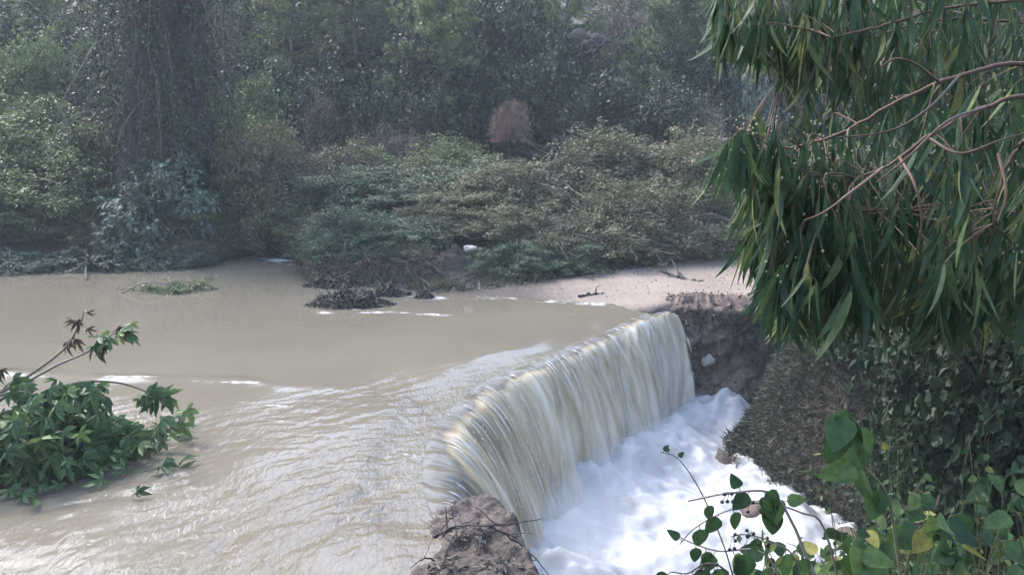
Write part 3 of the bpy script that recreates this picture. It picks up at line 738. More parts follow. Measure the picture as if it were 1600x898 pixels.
def pine_proto(seed, H=9.5):
    nl, wd, lb = MB(), MB(), MB()
    lean = rng.normal(0, .5, 2)
    tr = smooth_path([[0, 0, -.3], [lean[0] * .2, lean[1] * .2, H * .35], [lean[0] * .7, lean[1] * .5, H * .7], [lean[0], lean[1], H]], 14)
    wd.tube(tr, .17, .03, 7)
    for k in range(64):
        h = .10 + .9 * (k / 64) ** .9
        p = sample(tr, np.array([h]))[0]
        a = k * 2.4 + rng.normal(0, .4)
        ln = (1 - h) ** .55 * 3.1 * rng.uniform(.65, 1.15) + .5
        d = np.array([math.cos(a), math.sin(a), rng.uniform(-.05, .45) + .5 * h])
        path = arc(p, d, ln, -.10, 9, .28)
        lb.tube(path, .045 * (1 - h) + .012, .006, 4)
        nt_ = int(10 + 9 * ln)
        for t in rng.beta(2.2, 1, nt_):
            c = sample(path, np.array([t]))[0] + rng.normal(size=3) * np.array([.20, .20, .13])
            m = 34
            dd = rng.normal(size=(m, 3)); dd[:, 2] += .75; dd[:, :2] += d[:2] * .5
            dd /= np.linalg.norm(dd, axis=1)[:, None]
            r = np.clip(rng.normal(.42, .14) + rng.normal(0, .1, m), 0, 1)
            nl.needles(c + dd * .03, dd, rng.uniform(.11, .24, m), .032, r, c * [1, 1, 0] / (np.linalg.norm(c[:2]) + .3) * .8 + [0, 0, .8])
    return nl.mesh('needles', M['pine']), wd.mesh('pine_trunk', M['greybark'], True), lb.mesh('pine_limbs', M['bark'], True)
PINES = [pine_proto(k) for k in range(3)]
def pine(px, y, hgt, label='hazy green pine tree standing on the wooded hillside', group='pines on the hillside'):
    x = at(px, 200, y)[0]
    n_, t_, l_ = random.choice(PINES)
    hgt = hgt * .74
    s = hgt / 9.5
    o = empty('pine_tree', (x, y, gz(x, y)), random.uniform(0, 6.28)); o.scale = (s * random.uniform(.9, 1.2),) * 2 + (s,)
    tag(o, label, 'tree', group)
    c = link('crown', n_, o); c['kind'] = 'stuff'
    link('trunk', t_, o); link('limbs', l_, o)
for px, y, h in [(690, 27.5, 8), (560, 30, 9), (450, 29, 8.5), (770, 31, 9), (870, 33, 9), (1040, 28, 8), (1140, 30, 9), (1250, 29, 9), (1400, 30, 9), (1560, 31, 10), (350, 33, 9), (90, 30, 8), (-40, 33, 9), (200, 36, 9), (30, 38, 10), (620, 37, 9), (980, 38, 9), (1110, 40, 10), (820, 42, 10), (480, 41, 10), (300, 43, 10), (700, 47, 10), (1250, 43, 10), (950, 50, 10), (550, 52, 10), (150, 50, 10), (400, 54, 10), (1400, 48, 10), (1100, 55, 10), (800, 58, 10), (-200, 42, 10), (-120, 52, 10), (1600, 44, 10), (1000, 62, 10), (600, 64, 10), (300, 62, 10)]:
    pine(px, y, h, 'green pine with pale trunk standing just behind the bank thicket' if y < 30 else 'hazy green pine tree halfway up the wooded hillside' if y < 42 else 'faint hazy pine tree high on the wooded hillside')

# ------------------------------------------------------------------ vine covered tree
x, y = at(258, 300, 21.3)[0], 21.3
t = empty('vine_covered_tree', (x, y, gz(x, y) - .1))
tag(t, 'massive dark trunk wrapped in hanging vines and ivy by the water', 'tree')
mb = MB()
n, sd_ = 26, 26
hs = np.linspace(0, 9, n)
rad = .82 + .45 * np.exp(-hs / .9) + .10 * sm(hs / 6)
an = np.linspace(0, 2 * math.pi, sd_, endpoint=False)
H_, A2 = np.meshgrid(hs, an, indexing='ij')
rr = rad[:, None] * (1 + .42 * fbm(np.cos(A2) * 1.6, np.sin(A2) * 2, H_ * .5, 3, 91) + .12 * np.sin(A2 * 5 + H_ * .2) * np.exp(-H_ / 1.4))
V = np.stack([rr * np.cos(A2) + .05 * H_, rr * np.sin(A2), H_], -1).reshape(-1, 3)
i = np.arange(n - 1)[:, None] * sd_; j = np.arange(sd_)[None, :]; j2 = (j + 1) % sd_
mb.add(V, np.stack([i + j, i + j2, i + sd_ + j2, i + sd_ + j], -1).reshape(-1, 4))
mb.build('trunk', M['bark'], t, True)
mb, lv, dr = MB(), MB(), MB()
for k in range(300):                      # vines hanging round the trunk
    a = rng.uniform(0, 2 * math.pi); h0 = rng.uniform(2.2, 7.5); r0 = rng.uniform(.9, 1.25) + .5 * rng.random() ** 1.5 * (.4 + sm(np.array((h0 - 2.5) / 3)))
    ln = rng.uniform(1.0, 3.6)
    p = np.array([math.cos(a) * r0 + .05 * h0, math.sin(a) * r0, h0])
    path = arc(p, [math.cos(a) * .3, math.sin(a) * .3, rng.uniform(-1, .2)], min(ln, h0), 1.3, 12, .3)
    mb.tube(path, rng.uniform(.006, .013), .004, 3)
    m = rng.integers(14, 46)
    P = sample(path, rng.random(m)) + rng.normal(size=(m, 3)) * .09
    (lv if rng.random() < .6 else dr).cards(P, rng.normal(size=(m, 3)) + [0, 0, -.9], rng.normal(size=(m, 3)) + [math.cos(a), math.sin(a), .4], rng.uniform(.05, .10, m), rng.uniform(.04, .075, m), .15)
for k in range(30):                      # loose looping vines standing off the trunk
    a = rng.uniform(math.pi * .9, math.pi * 2.1); h0 = rng.uniform(1.5, 4.2)
    p = np.array([math.cos(a) * 1.0, math.sin(a) * 1.0, h0])
    mb.tube(arc(p, [math.cos(a) * 1.5 + rng.normal() * .6, math.sin(a) * .8, rng.uniform(.1, 1.2)], rng.uniform(1.0, 2.4), 1.6, 14, .5), .016, .006, 4, rng.uniform(.6, 1))
m = 8200                                  # ivy on the trunk
hh = rng.uniform(.2, 7.5, m); a = rng.uniform(0, 6.28, m)
dens = fbm(np.cos(a) * 1.7, np.sin(a) * 1.7, hh * .6, 3, 95)
k = dens > .05; hh, a = hh[k], a[k]; m = len(a)
r0 = np.interp(hh, hs, rad) + rng.uniform(.05, .38, m)
P = np.c_[np.cos(a) * r0 + .05 * hh, np.sin(a) * r0, hh]
lv.cards(P, rng.normal(size=(m, 3)) * .5 + [0, 0, -1], np.c_[np.cos(a), np.sin(a), .4 + 0 * a] + rng.normal(size=(m, 3)) * .4, rng.uniform(.07, .12, m), rng.uniform(.06, .10, m), .12)
m = 9000                                  # dark dead leaves and twigs caught in the vines
hh = rng.uniform(.1, 8, m); a = rng.uniform(0, 6.28, m); r0 = np.interp(hh, hs, rad) + rng.uniform(.0, .42, m)
P = np.c_[np.cos(a) * r0 + .05 * hh, np.sin(a) * r0, hh]
dr.cards(P, rng.normal(size=(m, 3)) * .45 + [0, 0, -1], np.c_[np.cos(a), np.sin(a), 0 * a] + rng.normal(size=(m, 3)) * .4, rng.uniform(.08, .22, m), rng.uniform(.012, .035, m), .1, np.clip(rng.normal(.25, .2, m), 0, 1))
mb.build('vine_stems', M['vinebark'], t, False, 'stuff'); lv.build('ivy', M['ivy'], t, False, 'stuff'); dr.build('dead_foliage', M['deadleaf'], t, False, 'stuff')

# ------------------------------------------------------------------ small things on the far bank
def rock_mesh(name, mat, seed, sub=3):
    import bmesh
    bm = bmesh.new(); bmesh.ops.create_icosphere(bm, subdivisions=sub, radius=1)
    for v in bm.verts:
        c = v.co
        v.co = c * (1 + .35 * float(fbm(np.array([c.x * 1.2]), np.array([c.y * 1.2]), c.z * 1.2 + seed, 3, seed)[0]))
    me = bpy.data.meshes.new(name); bm.to_mesh(me); bm.free(); me.materials.append(mat)
    for p in me.polygons: p.use_smooth = True
    return me
def rock(name, loc, s, mat, label, seed, rz=0, group=None):
    o = link(name, rock_mesh(name, mat, seed), None, loc, (0, 0, rz), s)
    tag(o, label, 'stone', group); return o
# bare earth heap with a pale stone
p = gp(700, 440); hx, hy = p[0], 17.0
nn = 44
X, Y = np.meshgrid(np.linspace(-1.5, 1.5, nn), np.linspace(-1.0, 1.0, nn))
g = np.exp(-((X * .75 - .15) ** 2 + (Y * 1.3 - .2) ** 2) * 1.6)
Zh = -.25 + .95 * g * (1 + .25 * fbm(X * 2, Y * 2, 0, 4, 101)) + .06 * fbm(X * 6, Y * 6, 0, 3, 102)
o = link('earth_heap', mesh_np('earth_heap', np.c_[X.ravel(), Y.ravel(), Zh.ravel()], grid_faces(nn, nn), M['mud'], True), None, (hx, hy, .02), None, (.7, .6, .85))
tag(o, 'bare pale earth heap washed up against the far bank bushes', 'earth heap')
rock('stone', tuple(at(735, 388, 17.0)), (.11, .09, .08), M['stone'], 'white stone lying on top of the bare earth heap', 3)
rock('stone', tuple(at(1108, 562, WALLY - .28)), (.115, .10, .13), M['redstone'] if 0 else M['stone'], 'pale stone stuck in the middle of the dark earth bank', 5)
for k, (px, py, s) in enumerate([(1160, 500, .09), (1190, 497, .13), (1172, 528, .08), (1120, 622, .12), (1180, 606, .10), (1140, 478, .07), (1085, 484, .06)]):
    rock('stone', tuple(at(px, py, WALLY - .25)), (s, s * .8, s * .75), M['redstone'], 'small brown stone bedded in the dark earth bank', 11 + k, k, 'brown stones in the earth bank')
def stick(name, pts, r0, r1, label, cat='branch', mat='bark', side=(), group=None):
    pts = [np.asarray(q, float) for q in pts]
    o = empty(name, tuple(pts[0])); tag(o, label, cat, group)
    mb = MB(); path = smooth_path(pts, 18); path += rng.normal(size=path.shape) * r0 * .35
    mb.tube(path, r0, r1, 6); mb.build('stem', M[mat], o, True, None, pts[0])
    for k in side:
        mb = MB(); p = sample(path, np.array([k]))[0]
        d = rng.normal(size=3); d[2] = abs(d[2]) * .8
        mb.tube(arc(p, d, rng.uniform(.15, .45) * (r0 / .02) ** .5, .3, 7, .4), r0 * .5, r0 * .15, 4); mb.build('twig', M[mat], o, True, None, pts[0])
    return o
stick('fallen_log', [gp(1035, 425, .12), gp(1060, 434, .10), gp(1098, 441, .06)], .06, .03, 'thin dark log lying on the pale sand below the brambles', 'log', side=(.3, .6))
stick('fallen_branch', [gp(985, 428, .1), gp(1005, 436, .06), gp(1030, 437, .05)], .025, .012, 'short dark branch lying beside the thin log on the sand', side=(.4,))
stick('fallen_branch', [gp(905, 463, .03), gp(930, 459, .04), gp(958, 458, .02)], .03, .014, 'dark stick lying in the shallow puddle on the sand', side=(.5,))
def debris_heap(px, py, wd, ht, n, label, mats, leaf=.07, sticks=9, deep=.5):
    c = gp(px, py); o = empty('debris_heap', (c[0], c[1], -.05)); tag(o, label, 'debris')
    lv, st = MB(), MB()
    a = rng.uniform(0, 6.28, n); r = np.sqrt(rng.random(n))
    P = np.c_[np.cos(a) * r * wd, np.sin(a) * r * wd * deep, ht * (1 - r ** 1.6) * (.35 + .65 * rng.random(n)) * (1 + .5 * fbm(np.cos(a) * r * 3, np.sin(a) * r * 3, 0, 3, int(px)))]
    lv.cards(P, rng.normal(size=(n, 3)), rng.normal(size=(n, 3)) + [0, 0, 1], rng.uniform(.6, 1.6, n) * leaf, rng.uniform(.3, .7, n) * leaf, .2)
    for k in range(sticks):
        q = P[rng.integers(n)]; d = rng.normal(size=3) * [1, .7, .35]
        st.tube(arc(q - d * .12, d, rng.uniform(.2, .6) * wd ** .5, .5, 7, .4), .011, .004, 4)
    lv.build('litter', M[mats], o, False, 'stuff'); st.build('sticks', M['twig'], o, False, 'stuff')
    return o
debris_heap(548, 476, .78, .30, 2400, 'dark matted debris clump breaking the flow off the muddy bank', 'litter', sticks=24)
debris_heap(520, 447, .62, .28, 1300, 'dark leaf litter washed against the inlet corner of the bank', 'litter', sticks=14)
debris_heap(610, 461, .42, .26, 900, 'rounded clod of mud and litter at the water edge', 'litter', sticks=6)
debris_heap(663, 465, .22, .22, 500, 'small dark clod in the water below the earth heap', 'litter', .05, sticks=4)
debris_heap(690, 452, .75, .16, 1300, 'flattened greenish wash of litter below the earth heap', 'grass', sticks=16)

# green leafy branch adrift near the trailing plants
c = gp(285, 455); o = empty('drifting_branch', (c[0], c[1], -.03)); tag(o, 'leafy green branch half sunk in the calm muddy water', 'branch')
lv, st = MB(), MB()
for k in range(26):
    a = rng.uniform(-.5, 3.6); path = arc([rng.normal(0, .35), rng.normal(0, .15), 0], [math.cos(a), math.sin(a) * .6, 1.0], rng.uniform(.35, .75), 2.6, 9, .2)
    st.tube(path, .008, .003, 3)
    m = 34; P = sample(path, rng.random(m)); P[:, 2] = np.maximum(P[:, 2], .01)
    lv.cards(P, rng.normal(size=(m, 3)) * .6 + [.3, 0, -.5], rng.normal(size=(m, 3)) + [0, 0, 1.4], rng.uniform(.09, .16, m), rng.uniform(.02, .035, m), .2)
st.tube(smooth_path([[-1.1, -.2, .02], [-.6, -.1, .22], [0, 0, .10]], 10), .02, .012, 5)
st.build('stems', M['twig'], o); lv.build('foliage', M['olive'], o, False, 'stuff')
c = gp(135, 430); stick('standing_stick', [gp(134, 438), gp(137, 420) + [0, 0, .25], gp(138, 400, .5)], .025, .012, 'thin dark stick standing in the water before the trailing plants', side=(.5, .7))

# grass along the foot of the far bank
def grass_stuff(name, pts, hgt, mat, lean=.35, wd=.012, label=None):
    n = len(pts); mb = MB()
    D = rng.normal(size=(n, 3)) * lean; D[:, 2] = 1
    D /= np.linalg.norm(D, axis=1)[:, None]
    mb.cards(pts, D, rng.normal(size=(n, 3)), rng.uniform(.5, 1.2, n) * hgt, wd, .1)
    return mb.build(name, mat, None, False, 'stuff')
n = 9000
X = rng.uniform(-4.6, 9.5, n); Y = np.interp(X, BANK[:, 0], BANK[:, 1]) + rng.normal(.25, .38, n) + .25 * fbm(X * 1.3, X * 0, 0, 3, 111)
k = fbm(X * .9, Y * .9, 0, 3, 112) > .1; X, Y = X[k], Y[k]
grass_stuff('grass', np.c_[X, Y, terrain(X, Y) - .01], .26, M['grass'], .7, .016)
n = 14000                                 # fallen leaves and twigs under the bushes
X = rng.uniform(-13, 11, n); Y = np.interp(X, BANK[:, 0], BANK[:, 1]) + rng.gamma(1.4, .5, n) - .45
mb = MB(); mb.cards(np.c_[X, Y, np.maximum(terrain(X, Y), 0) + .015], rng.normal(size=(n, 3)) * [1, 1, .3], rng.normal(size=(n, 3)) * .5 + [0, 0, 1], rng.uniform(.04, .12, n), rng.uniform(.02, .05, n), .2)
mb.build('leaf_litter', M['litter'], None, False, 'stuff')
# bare sapling
b0 = at(1128, 232, 20.4); stick('bare_sapling', [b0, at(1127, 205, 20.4), at(1126, 178, 20.3)], .022, .010, 'pale leafless sapling standing out of the brambles', 'sapling', 'greybark', (.45, .55, .65, .75, .85, .95))
# slim bare trunk between the evergreens
b_ = at(693, 205, 25.2); b_[2] = gz(b_[0], 25.2) - .1
stick('bare_tree', [b_, at(694, 130, 25.2), at(692, 55, 25.2)], .035, .014, 'slim bare grey trunk standing before the dark evergreens', 'tree', 'bark', (.4, .5, .6, .7, .8, .9))
# fallen trunk on the hillside clearing
stick('fallen_pole', [at(893, 95, 30.5), at(925, 80, 30.8), at(965, 55, 31.2)], .09, .05, 'thin fallen pole slanting across the bare hillside patch', 'log')
for k, (px, py, s) in enumerate([(905, 60, .45), (918, 72, .5), (930, 62, .4), (898, 75, .35), (910, 85, .3)]):
    rock('stone', tuple(at(px, py, 31.5)), (s, s * .7, s * .6), M['redstone'], 'reddish rock lying in the bare hillside patch', 41 + k, k * 1.3, 'reddish hillside rocks')

# ------------------------------------------------------------------ bank beside the plunge pool
n = 110000
X = rng.uniform(2.9, 8.0, n); Y = rng.uniform(8.3, 14.4, n)
ok = ~inside(X, Y, PIT) | (seg_dist(X, Y, PIT + [PIT[0]]) < .12); X, Y = X[ok], Y[ok]; n = len(X)
Zb = terrain(X, Y)
e_ = .05; gxx = (terrain(X + e_, Y) - Zb) / e_; gyy = (terrain(X, Y + e_) - Zb) / e_
dn = np.c_[-gxx, -gyy, -(gxx ** 2 + gyy ** 2)]; dn /= np.linalg.norm(dn, axis=1)[:, None] + .4
up = np.c_[-gxx, -gyy, np.ones(n)]; up /= np.linalg.norm(up, axis=1)[:, None]
mb = MB()
D = dn * .35 + up * .85 + rng.normal(size=(n, 3)) * .85
mb.cards(np.c_[X, Y, Zb], D, rng.normal(size=(n, 3)) + up, rng.uniform(.06, .22, n), rng.uniform(.009, .026, n), .2, np.clip(rng.normal(.4, .24, n) + .25 * fbm(X * 2, Y * 2, 0, 2, 121), 0, 1))
mb.build('dry_grass', M['thatch'], None, False, 'stuff')
n = 30000
X = rng.uniform(2.95, 7.5, n); Y = rng.uniform(8.5, 14.3, n)
ok = (~inside(X, Y, PIT)) & (fbm(X * .9, Y * .9, 0, 3, 124) + .35 * sm((4.6 - X) / 1) > .02); X, Y = X[ok], Y[ok]; n = len(X)
mb = MB(); mb.cards(np.c_[X, Y, terrain(X, Y) + rng.uniform(.02, .14, n)], rng.normal(size=(n, 3)), rng.normal(size=(n, 3)) + [0, -.4, 1], rng.uniform(.03, .06, n), rng.uniform(.02, .04, n), .2)
mb.build('creeping_weeds', M['ivy'], None, False, 'stuff')
for k in range(26):
    pass
shrub('dark', 4.05, 6.0, 1.15, 2.0, 'dark dense evergreen bush behind the hanging eucalyptus leaves', None, name='dark_bush', cat='bush', z=-.3)
shrub('dark', 5.2, 8.6, 1.25, 1.7, 'dark leafy bush on the bank beyond the hanging eucalyptus leaves', 'dark bushes above the grassy bank', name='dark_bush', cat='bush')
shrub('dark', 6.3, 10.4, 1.6, 1.9, 'dark leafy bush on the bank beyond the hanging eucalyptus leaves', 'dark bushes above the grassy bank', name='dark_bush', cat='bush')
shrub('dark', 7.6, 12.6, 1.6, 2.0, 'dark leafy bush on the bank beyond the hanging eucalyptus leaves', 'dark bushes above the grassy bank', name='dark_bush', cat='bush')
rock('boulder', tuple(gp(1185, 800, -1.75)), (.2, .2, .18), M['redstone'], 'wet brown boulder splitting the foam at the foot of the bank', 61)
for k, (px, py) in enumerate([(1330, 760), (1345, 820), (1290, 740)]):
    q = gp(px, py, -1.2); 
    rock('boulder', (q[0], q[1], gz(q[0], q[1])), (.3, .3, .22), M['redstone'], 'dark boulder half buried in the shaded bank under the grass', 71 + k, k, 'boulders in the shaded bank')

# ------------------------------------------------------------------ mud spit with roots and twigs
nn = 110
X, Y = np.meshgrid(np.linspace(-1.15, .75, nn), np.linspace(4.3, 6.95, nn))
dx = (X + .20 + .10 * (Y - 5.5)) / .50; dy = (Y - 5.35) / 1.12
g = np.clip(1 - (dx ** 2 + dy ** 2) * (1 + .25 * fbm(X * 1.5, Y * 1.5, 0, 3, 133)), -1.2, 1)
Zm = -.06 + .13 * np.sign(g) * np.abs(g) ** .75 + .05 * fbm(X * 3.2, Y * 3.2, 0, 4, 131) + .03 * fbm(X * 12, Y * 12, 0, 3, 132)
Zm -= 1.9 * sm((X - .12 - .35 * (5.6 - Y) * .5) / .35)
mud = link('mud_spit', mesh_np('mud_spit', np.c_[X.ravel(), Y.ravel(), Zm.ravel()], grid_faces(nn, nn), M['mud'], True)); tag(mud, kind='structure')
def on_spit(px, py, z=.22): return gp(px, py, z - .13)
stick('twig', [on_spit(690, 838), on_spit(710, 822, .3), on_spit(770, 820, .36), on_spit(808, 816, .38), on_spit(846, 810, .4)], .010, .003, 'thin dark twig reaching out from the mud over the fall', 'twig', side=(.15, .3, .55, .65, .7))
stick('twig', [on_spit(760, 818, .34), on_spit(790, 835, .26), on_spit(825, 860, .1), on_spit(858, 898, -.1)], .010, .003, 'thin dark twig bending down from the mud towards the foam', 'twig', side=(.2, .35, .5, .8))
stick('twig', [on_spit(676, 838, .18), on_spit(690, 832, .22), on_spit(705, 828, .22)], .018, .008, 'short thick dark twig stub on the water side of the mud', 'twig', side=(.3, .6, .8))
for k in range(7):
    a = on_spit(random.uniform(670, 760), random.uniform(830, 890), .26)
    d = rng.normal(size=3) * [1, 1, .2]; d /= np.linalg.norm(d)
    stick('root', [a, a + d * .12 + [0, 0, .04], a + d * .25], .007, .003, 'dark root or stick matted into the brown mud', 'root', side=(.5,), group='roots in the mud')
n = 3200
X = rng.normal(-.25, .33, n); Y = rng.uniform(5.2, 6.5, n)
zi = np.clip(((X + 1.15) / 1.9 * (nn - 1)).astype(int), 0, nn - 1); zj = np.clip(((Y - 4.3) / 2.65 * (nn - 1)).astype(int), 0, nn - 1)
Zq = Zm[zj, zi]; k = (fbm(X * 3, Y * 3, 0, 3, 141) > -.05) & (Zq > .03) ; X, Y, Zq = X[k], Y[k], Zq[k]; n = len(X)
mb = MB(); mb.cards(np.c_[X, Y, Zq + .012], rng.normal(size=(n, 3)) * [1, 1, .25], rng.normal(size=(n, 3)) * .5 + [0, 0, 1], rng.uniform(.025, .08, n), rng.uniform(.006, .02, n), .2)
mb.build('mud_litter', M['litter'], None, False, 'stuff')

# ------------------------------------------------------------------ leaf shapes for the close plants
def strip_leaf(name, mat, L, W, bend, sweep, n=9, fold=.12, rnd=.5, shape=None):
    """long leaf along -Z from its stalk, sickle shaped (sweep) and bowed (bend)"""
    tt = np.linspace(0, 1, n)
    prof = shape(tt) if shape else np.sin(math.pi * np.clip(tt * .93 + .04, 0, 1) ** .75) ** .9
    mid = np.c_[sweep * L * tt ** 2, bend * L * tt ** 2, -L * tt * (1 - .12 * abs(sweep) * tt)]
    wv = W * .5 * prof
    Vv = np.concatenate([mid + np.c_[-wv, wv * fold, 0 * wv], mid, mid + np.c_[wv, wv * fold, 0 * wv]])
    i = np.arange(n - 1)
    F = np.concatenate([np.stack([i, i + 1, n + i + 1, n + i], -1), np.stack([n + i, n + i + 1, 2 * n + i + 1, 2 * n + i], -1)])
    return mesh_np(name, Vv, F, mat, True, {'rnd': np.full(len(Vv), rnd)})
def me_arrays(me):
    V = np.empty(len(me.vertices) * 3, np.float32); me.vertices.foreach_get('co', V)
    F = np.array([list(p.vertices) for p in me.polygons])
    return V.reshape(-1, 3).astype(float), F
def rotmat(zaxis_neg, roll):
    """frame whose -Z axis follows the given direction"""
    z = -np.asarray(zaxis_neg, float); z /= np.linalg.norm(z)
    ref = np.array([0, 1, 0]) if abs(z[1]) < .9 else np.array([1, 0, 0])
    xx = np.cross(ref, z); xx /= np.linalg.norm(xx); yy = np.cross(z, xx)
    c, s = math.cos(roll), math.sin(roll)
    return np.c_[xx * c + yy * s, -xx * s + yy * c, z]
def place(o, p, Rm, s):
    m = Matrix.Identity(4)
    for a in range(3):
        for b in range(3): m[a][b] = float(Rm[a, b] * s)
        m[a][3] = float(p[a])
    o.matrix_basis = m

# ------------------------------------------------------------------ the eucalyptus
TX, TY = 3.3, 3.4
eu = empty('eucalyptus_tree', (TX, TY, gz(TX, TY) - .1)); E0 = np.array(eu.location)
tag(eu, 'eucalyptus tree with long drooping dark leaves overhanging the plunge pool', 'tree')
mb = MB(); trunk_path = smooth_path([[TX, TY, E0[2]], [TX + .05, TY, 3], [TX - .1, TY + .1, 5.5], [TX - .2, TY + .2, 9]], 16)
mb.tube(trunk_path, .22, .08, 12); mb.build('trunk', M['greybark'], eu, True, None, E0)
BR = [
    [(1640, 100, 2.35), (1560, 104, 2.3), (1480, 125, 2.25), (1400, 160, 2.25), (1320, 205, 2.3), (1230, 232, 2.4), (1165, 225, 2.5)],
    [(1640, 148, 2.2), (1540, 168, 2.15), (1460, 208, 2.1), (1380, 262, 2.1), (1300, 290, 2.2)],
    [(1660, -70, 3.2), (1450, -75, 3.1), (1280, -55, 3.1), (1140, -25, 3.2)],
    [(1650, 215, 2.0), (1590, 235, 2.0), (1560, 300, 2.0), (1550, 350, 2.0)],
    [(1660, 330, 2.7), (1480, 330, 2.6), (1330, 330, 2.5), (1225, 345, 2.5)],
    [(1660, 40, 3.4), (1480, 30, 3.3), (1330, 70, 3.2), (1220, 120, 3.2)],
    [(1660, 0, 2.8), (1500, 10, 2.8), (1380, 40, 2.7), (1300, 60, 2.7)],
]
paths = []
for b in BR:
    pts = [at(*q) for q in b]
    h = pts[0][2]
    root = np.array([TX - .05, TY, h - .3])
    path = smooth_path([root, (root + pts[0]) / 2 + [0, 0, .18]] + pts, 40)
    paths.append(path)
    mb = MB(); mb.tube(path + rng.normal(size=path.shape) * .0015, .0085, .0025, 7); mb.build('branch', M['redtwig'], eu, True, None, E0)
allp = np.concatenate([p[10:] for p in paths])
for f in range(0): pass
EU = [strip_leaf('leaf', M['euc'], .165, .0155 + .0035 * (k % 3), [.06, -.10, .16, -.2, .1][k % 5], [.18, -.22, .32, -.1, .05][k % 5], rnd=[.15, .35, .5, .62, .3, .78, .45, .95, .25, .55][k]) for k in range(10)]
EUA = [me_arrays(m_) for m_ in EU]
EUR = [.15, .35, .5, .62, .3, .78, .45, .95, .25, .55]
tw, cap = MB(), MB()
leaves = []
TIP = [(1090, 105), (1130, 120), (1150, 290), (1165, 330), (1185, 400), (1205, 430), (1222, 520), (1250, 565), (1300, 545), (1360, 540), (1470, 560), (1620, 560)]
TIPX, TIPY = np.array(TIP).T
anchors = []
for k in range(56): anchors.append((random.uniform(1105, 1345), random.uniform(-70, 45), random.uniform(2.7, 3.4), 0))
for k in range(60): anchors.append((random.uniform(1250, 1640), random.uniform(-80, 130), random.uniform(2.7, 3.9), 1))
for k in range(215):
    px = random.uniform(1150, 1640)
    lo = 195 - 60 * min(1, max(0, (px - 1160) / 160)); hi = max(lo + 20, np.interp(px, TIPX, TIPY) - 130)
    anchors.append((px, lo + (hi - lo) * random.random() ** .85, random.uniform(2.0, 3.3), 2))
for k in range(56): anchors.append((random.uniform(1180, 1330), random.uniform(215, 380), random.uniform(2.0, 2.6), 2))
for k in range(18): anchors.append((random.uniform(1225, 1480), random.uniform(400, 440), random.uniform(1.9, 2.5), 2))
for px, py, dep, reg in anchors:
    a = at(px, py, dep)
    j = np.argmin(np.linalg.norm((allp - a) * [1, .7, 1] - [0, 0, .06], axis=1)); b = allp[j]
    maxlen = (np.interp(px, TIPX, TIPY) - py) / FPX * dep
    if reg == 0: maxlen = (np.interp(px, [1090, 1150, 1200, 1350], [60, 105, 125, 190]) - py) / FPX * dep
    hang = min(random.uniform(.14, .38), max(.04, maxlen - .15))
    end = a + np.array([random.gauss(0, .03), random.gauss(0, .05), -hang])
    path = smooth_path([b, b * .55 + a * .45 + [0, 0, .01], a, (a + end) / 2 + rng.normal(size=3) * .012, end], 22)
    tw.tube(path, .0021, .0009, 4)
    nl = random.randint(8, 12)
    for t_ in np.linspace(.40, 1.0, nl):
        p = sample(path, np.array([t_]))[0]
        room = (np.interp(px, TIPX, TIPY) / FPX * dep) 
        d = np.array([random.gauss(-.04, .26), random.gauss(0, .28), -1.0])
        s = random.uniform(.62, 1.12)
        q = p + d / np.linalg.norm(d) * .165 * s
        leaves.append((dep - .25 * (reg == 2), p, d, random.uniform(0, 6.28), s, random.randrange(10)))
    if random.random() < .33 and reg == 2:
        for m_ in range(random.randint(5, 14)):
            c = sample(path, np.array([random.uniform(.3, .8)]))[0] + rng.normal(size=3) * .03
            r_ = random.uniform(.0028, .0042)
            cap.add(c + oct_v * r_ * [1, 1, 1.3], oct_f)
leaves.sort(key=lambda q: q[0])
fo = MB()
for k, (dep, p, d, roll, s, v) in enumerate(leaves):
    Rm = rotmat(d, roll)
    if k < 300:
        o = link('leaf', EU[v], eu); place(o, p - E0, Rm, s)
    else:
        Vv, Ff = EUA[v]; fo.add((Vv * s) @ Rm.T + p, Ff, np.clip(EUR[v] + random.gauss(0, .08), 0, 1))
# inner crown further back, its shade put in as a darker leaf tint
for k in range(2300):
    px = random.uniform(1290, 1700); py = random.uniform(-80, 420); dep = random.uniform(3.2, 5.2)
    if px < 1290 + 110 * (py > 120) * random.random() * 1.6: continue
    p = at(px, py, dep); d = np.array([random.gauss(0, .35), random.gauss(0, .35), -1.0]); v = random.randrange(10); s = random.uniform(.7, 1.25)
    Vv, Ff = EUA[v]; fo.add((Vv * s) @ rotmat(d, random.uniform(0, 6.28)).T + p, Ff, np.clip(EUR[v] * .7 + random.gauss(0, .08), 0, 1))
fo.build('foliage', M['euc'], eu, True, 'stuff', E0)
tw.build('twigs', M['redtwig'], eu, True, 'stuff', E0); cap.build('seed_capsules', M['capsule'], eu, True, 'stuff', E0)
for pts in ([(1500, 118, 2.22), (1450, 170, 2.0), (1390, 205, 1.95), (1310, 215, 2.0)], [(1540, 168, 2.1), (1480, 190, 1.95), (1420, 245, 1.9), (1370, 285, 1.95)], [(1450, 215, 2.0), (1500, 240, 1.9), (1560, 220, 1.9), (1610, 205, 1.95)], [(1405, 245, 2.0), (1430, 290, 1.9), (1440, 350, 1.9), (1425, 420, 1.95)], [(1560, 240, 1.9), (1572, 300, 1.85), (1560, 345, 1.85)], [(1470, 130, 2.15), (1430, 100, 2.0), (1400, 92, 1.95), (1375, 105, 1.95)], [(1380, 262, 2.05), (1330, 300, 1.95), (1290, 330, 1.95), (1255, 345, 2.0)]):
    mb = MB(); mb.tube(smooth_path([at(*q) for q in pts], 18), .0042, .0016, 5); mb.build('branchlet', M['redtwig'], eu, True, None, E0)

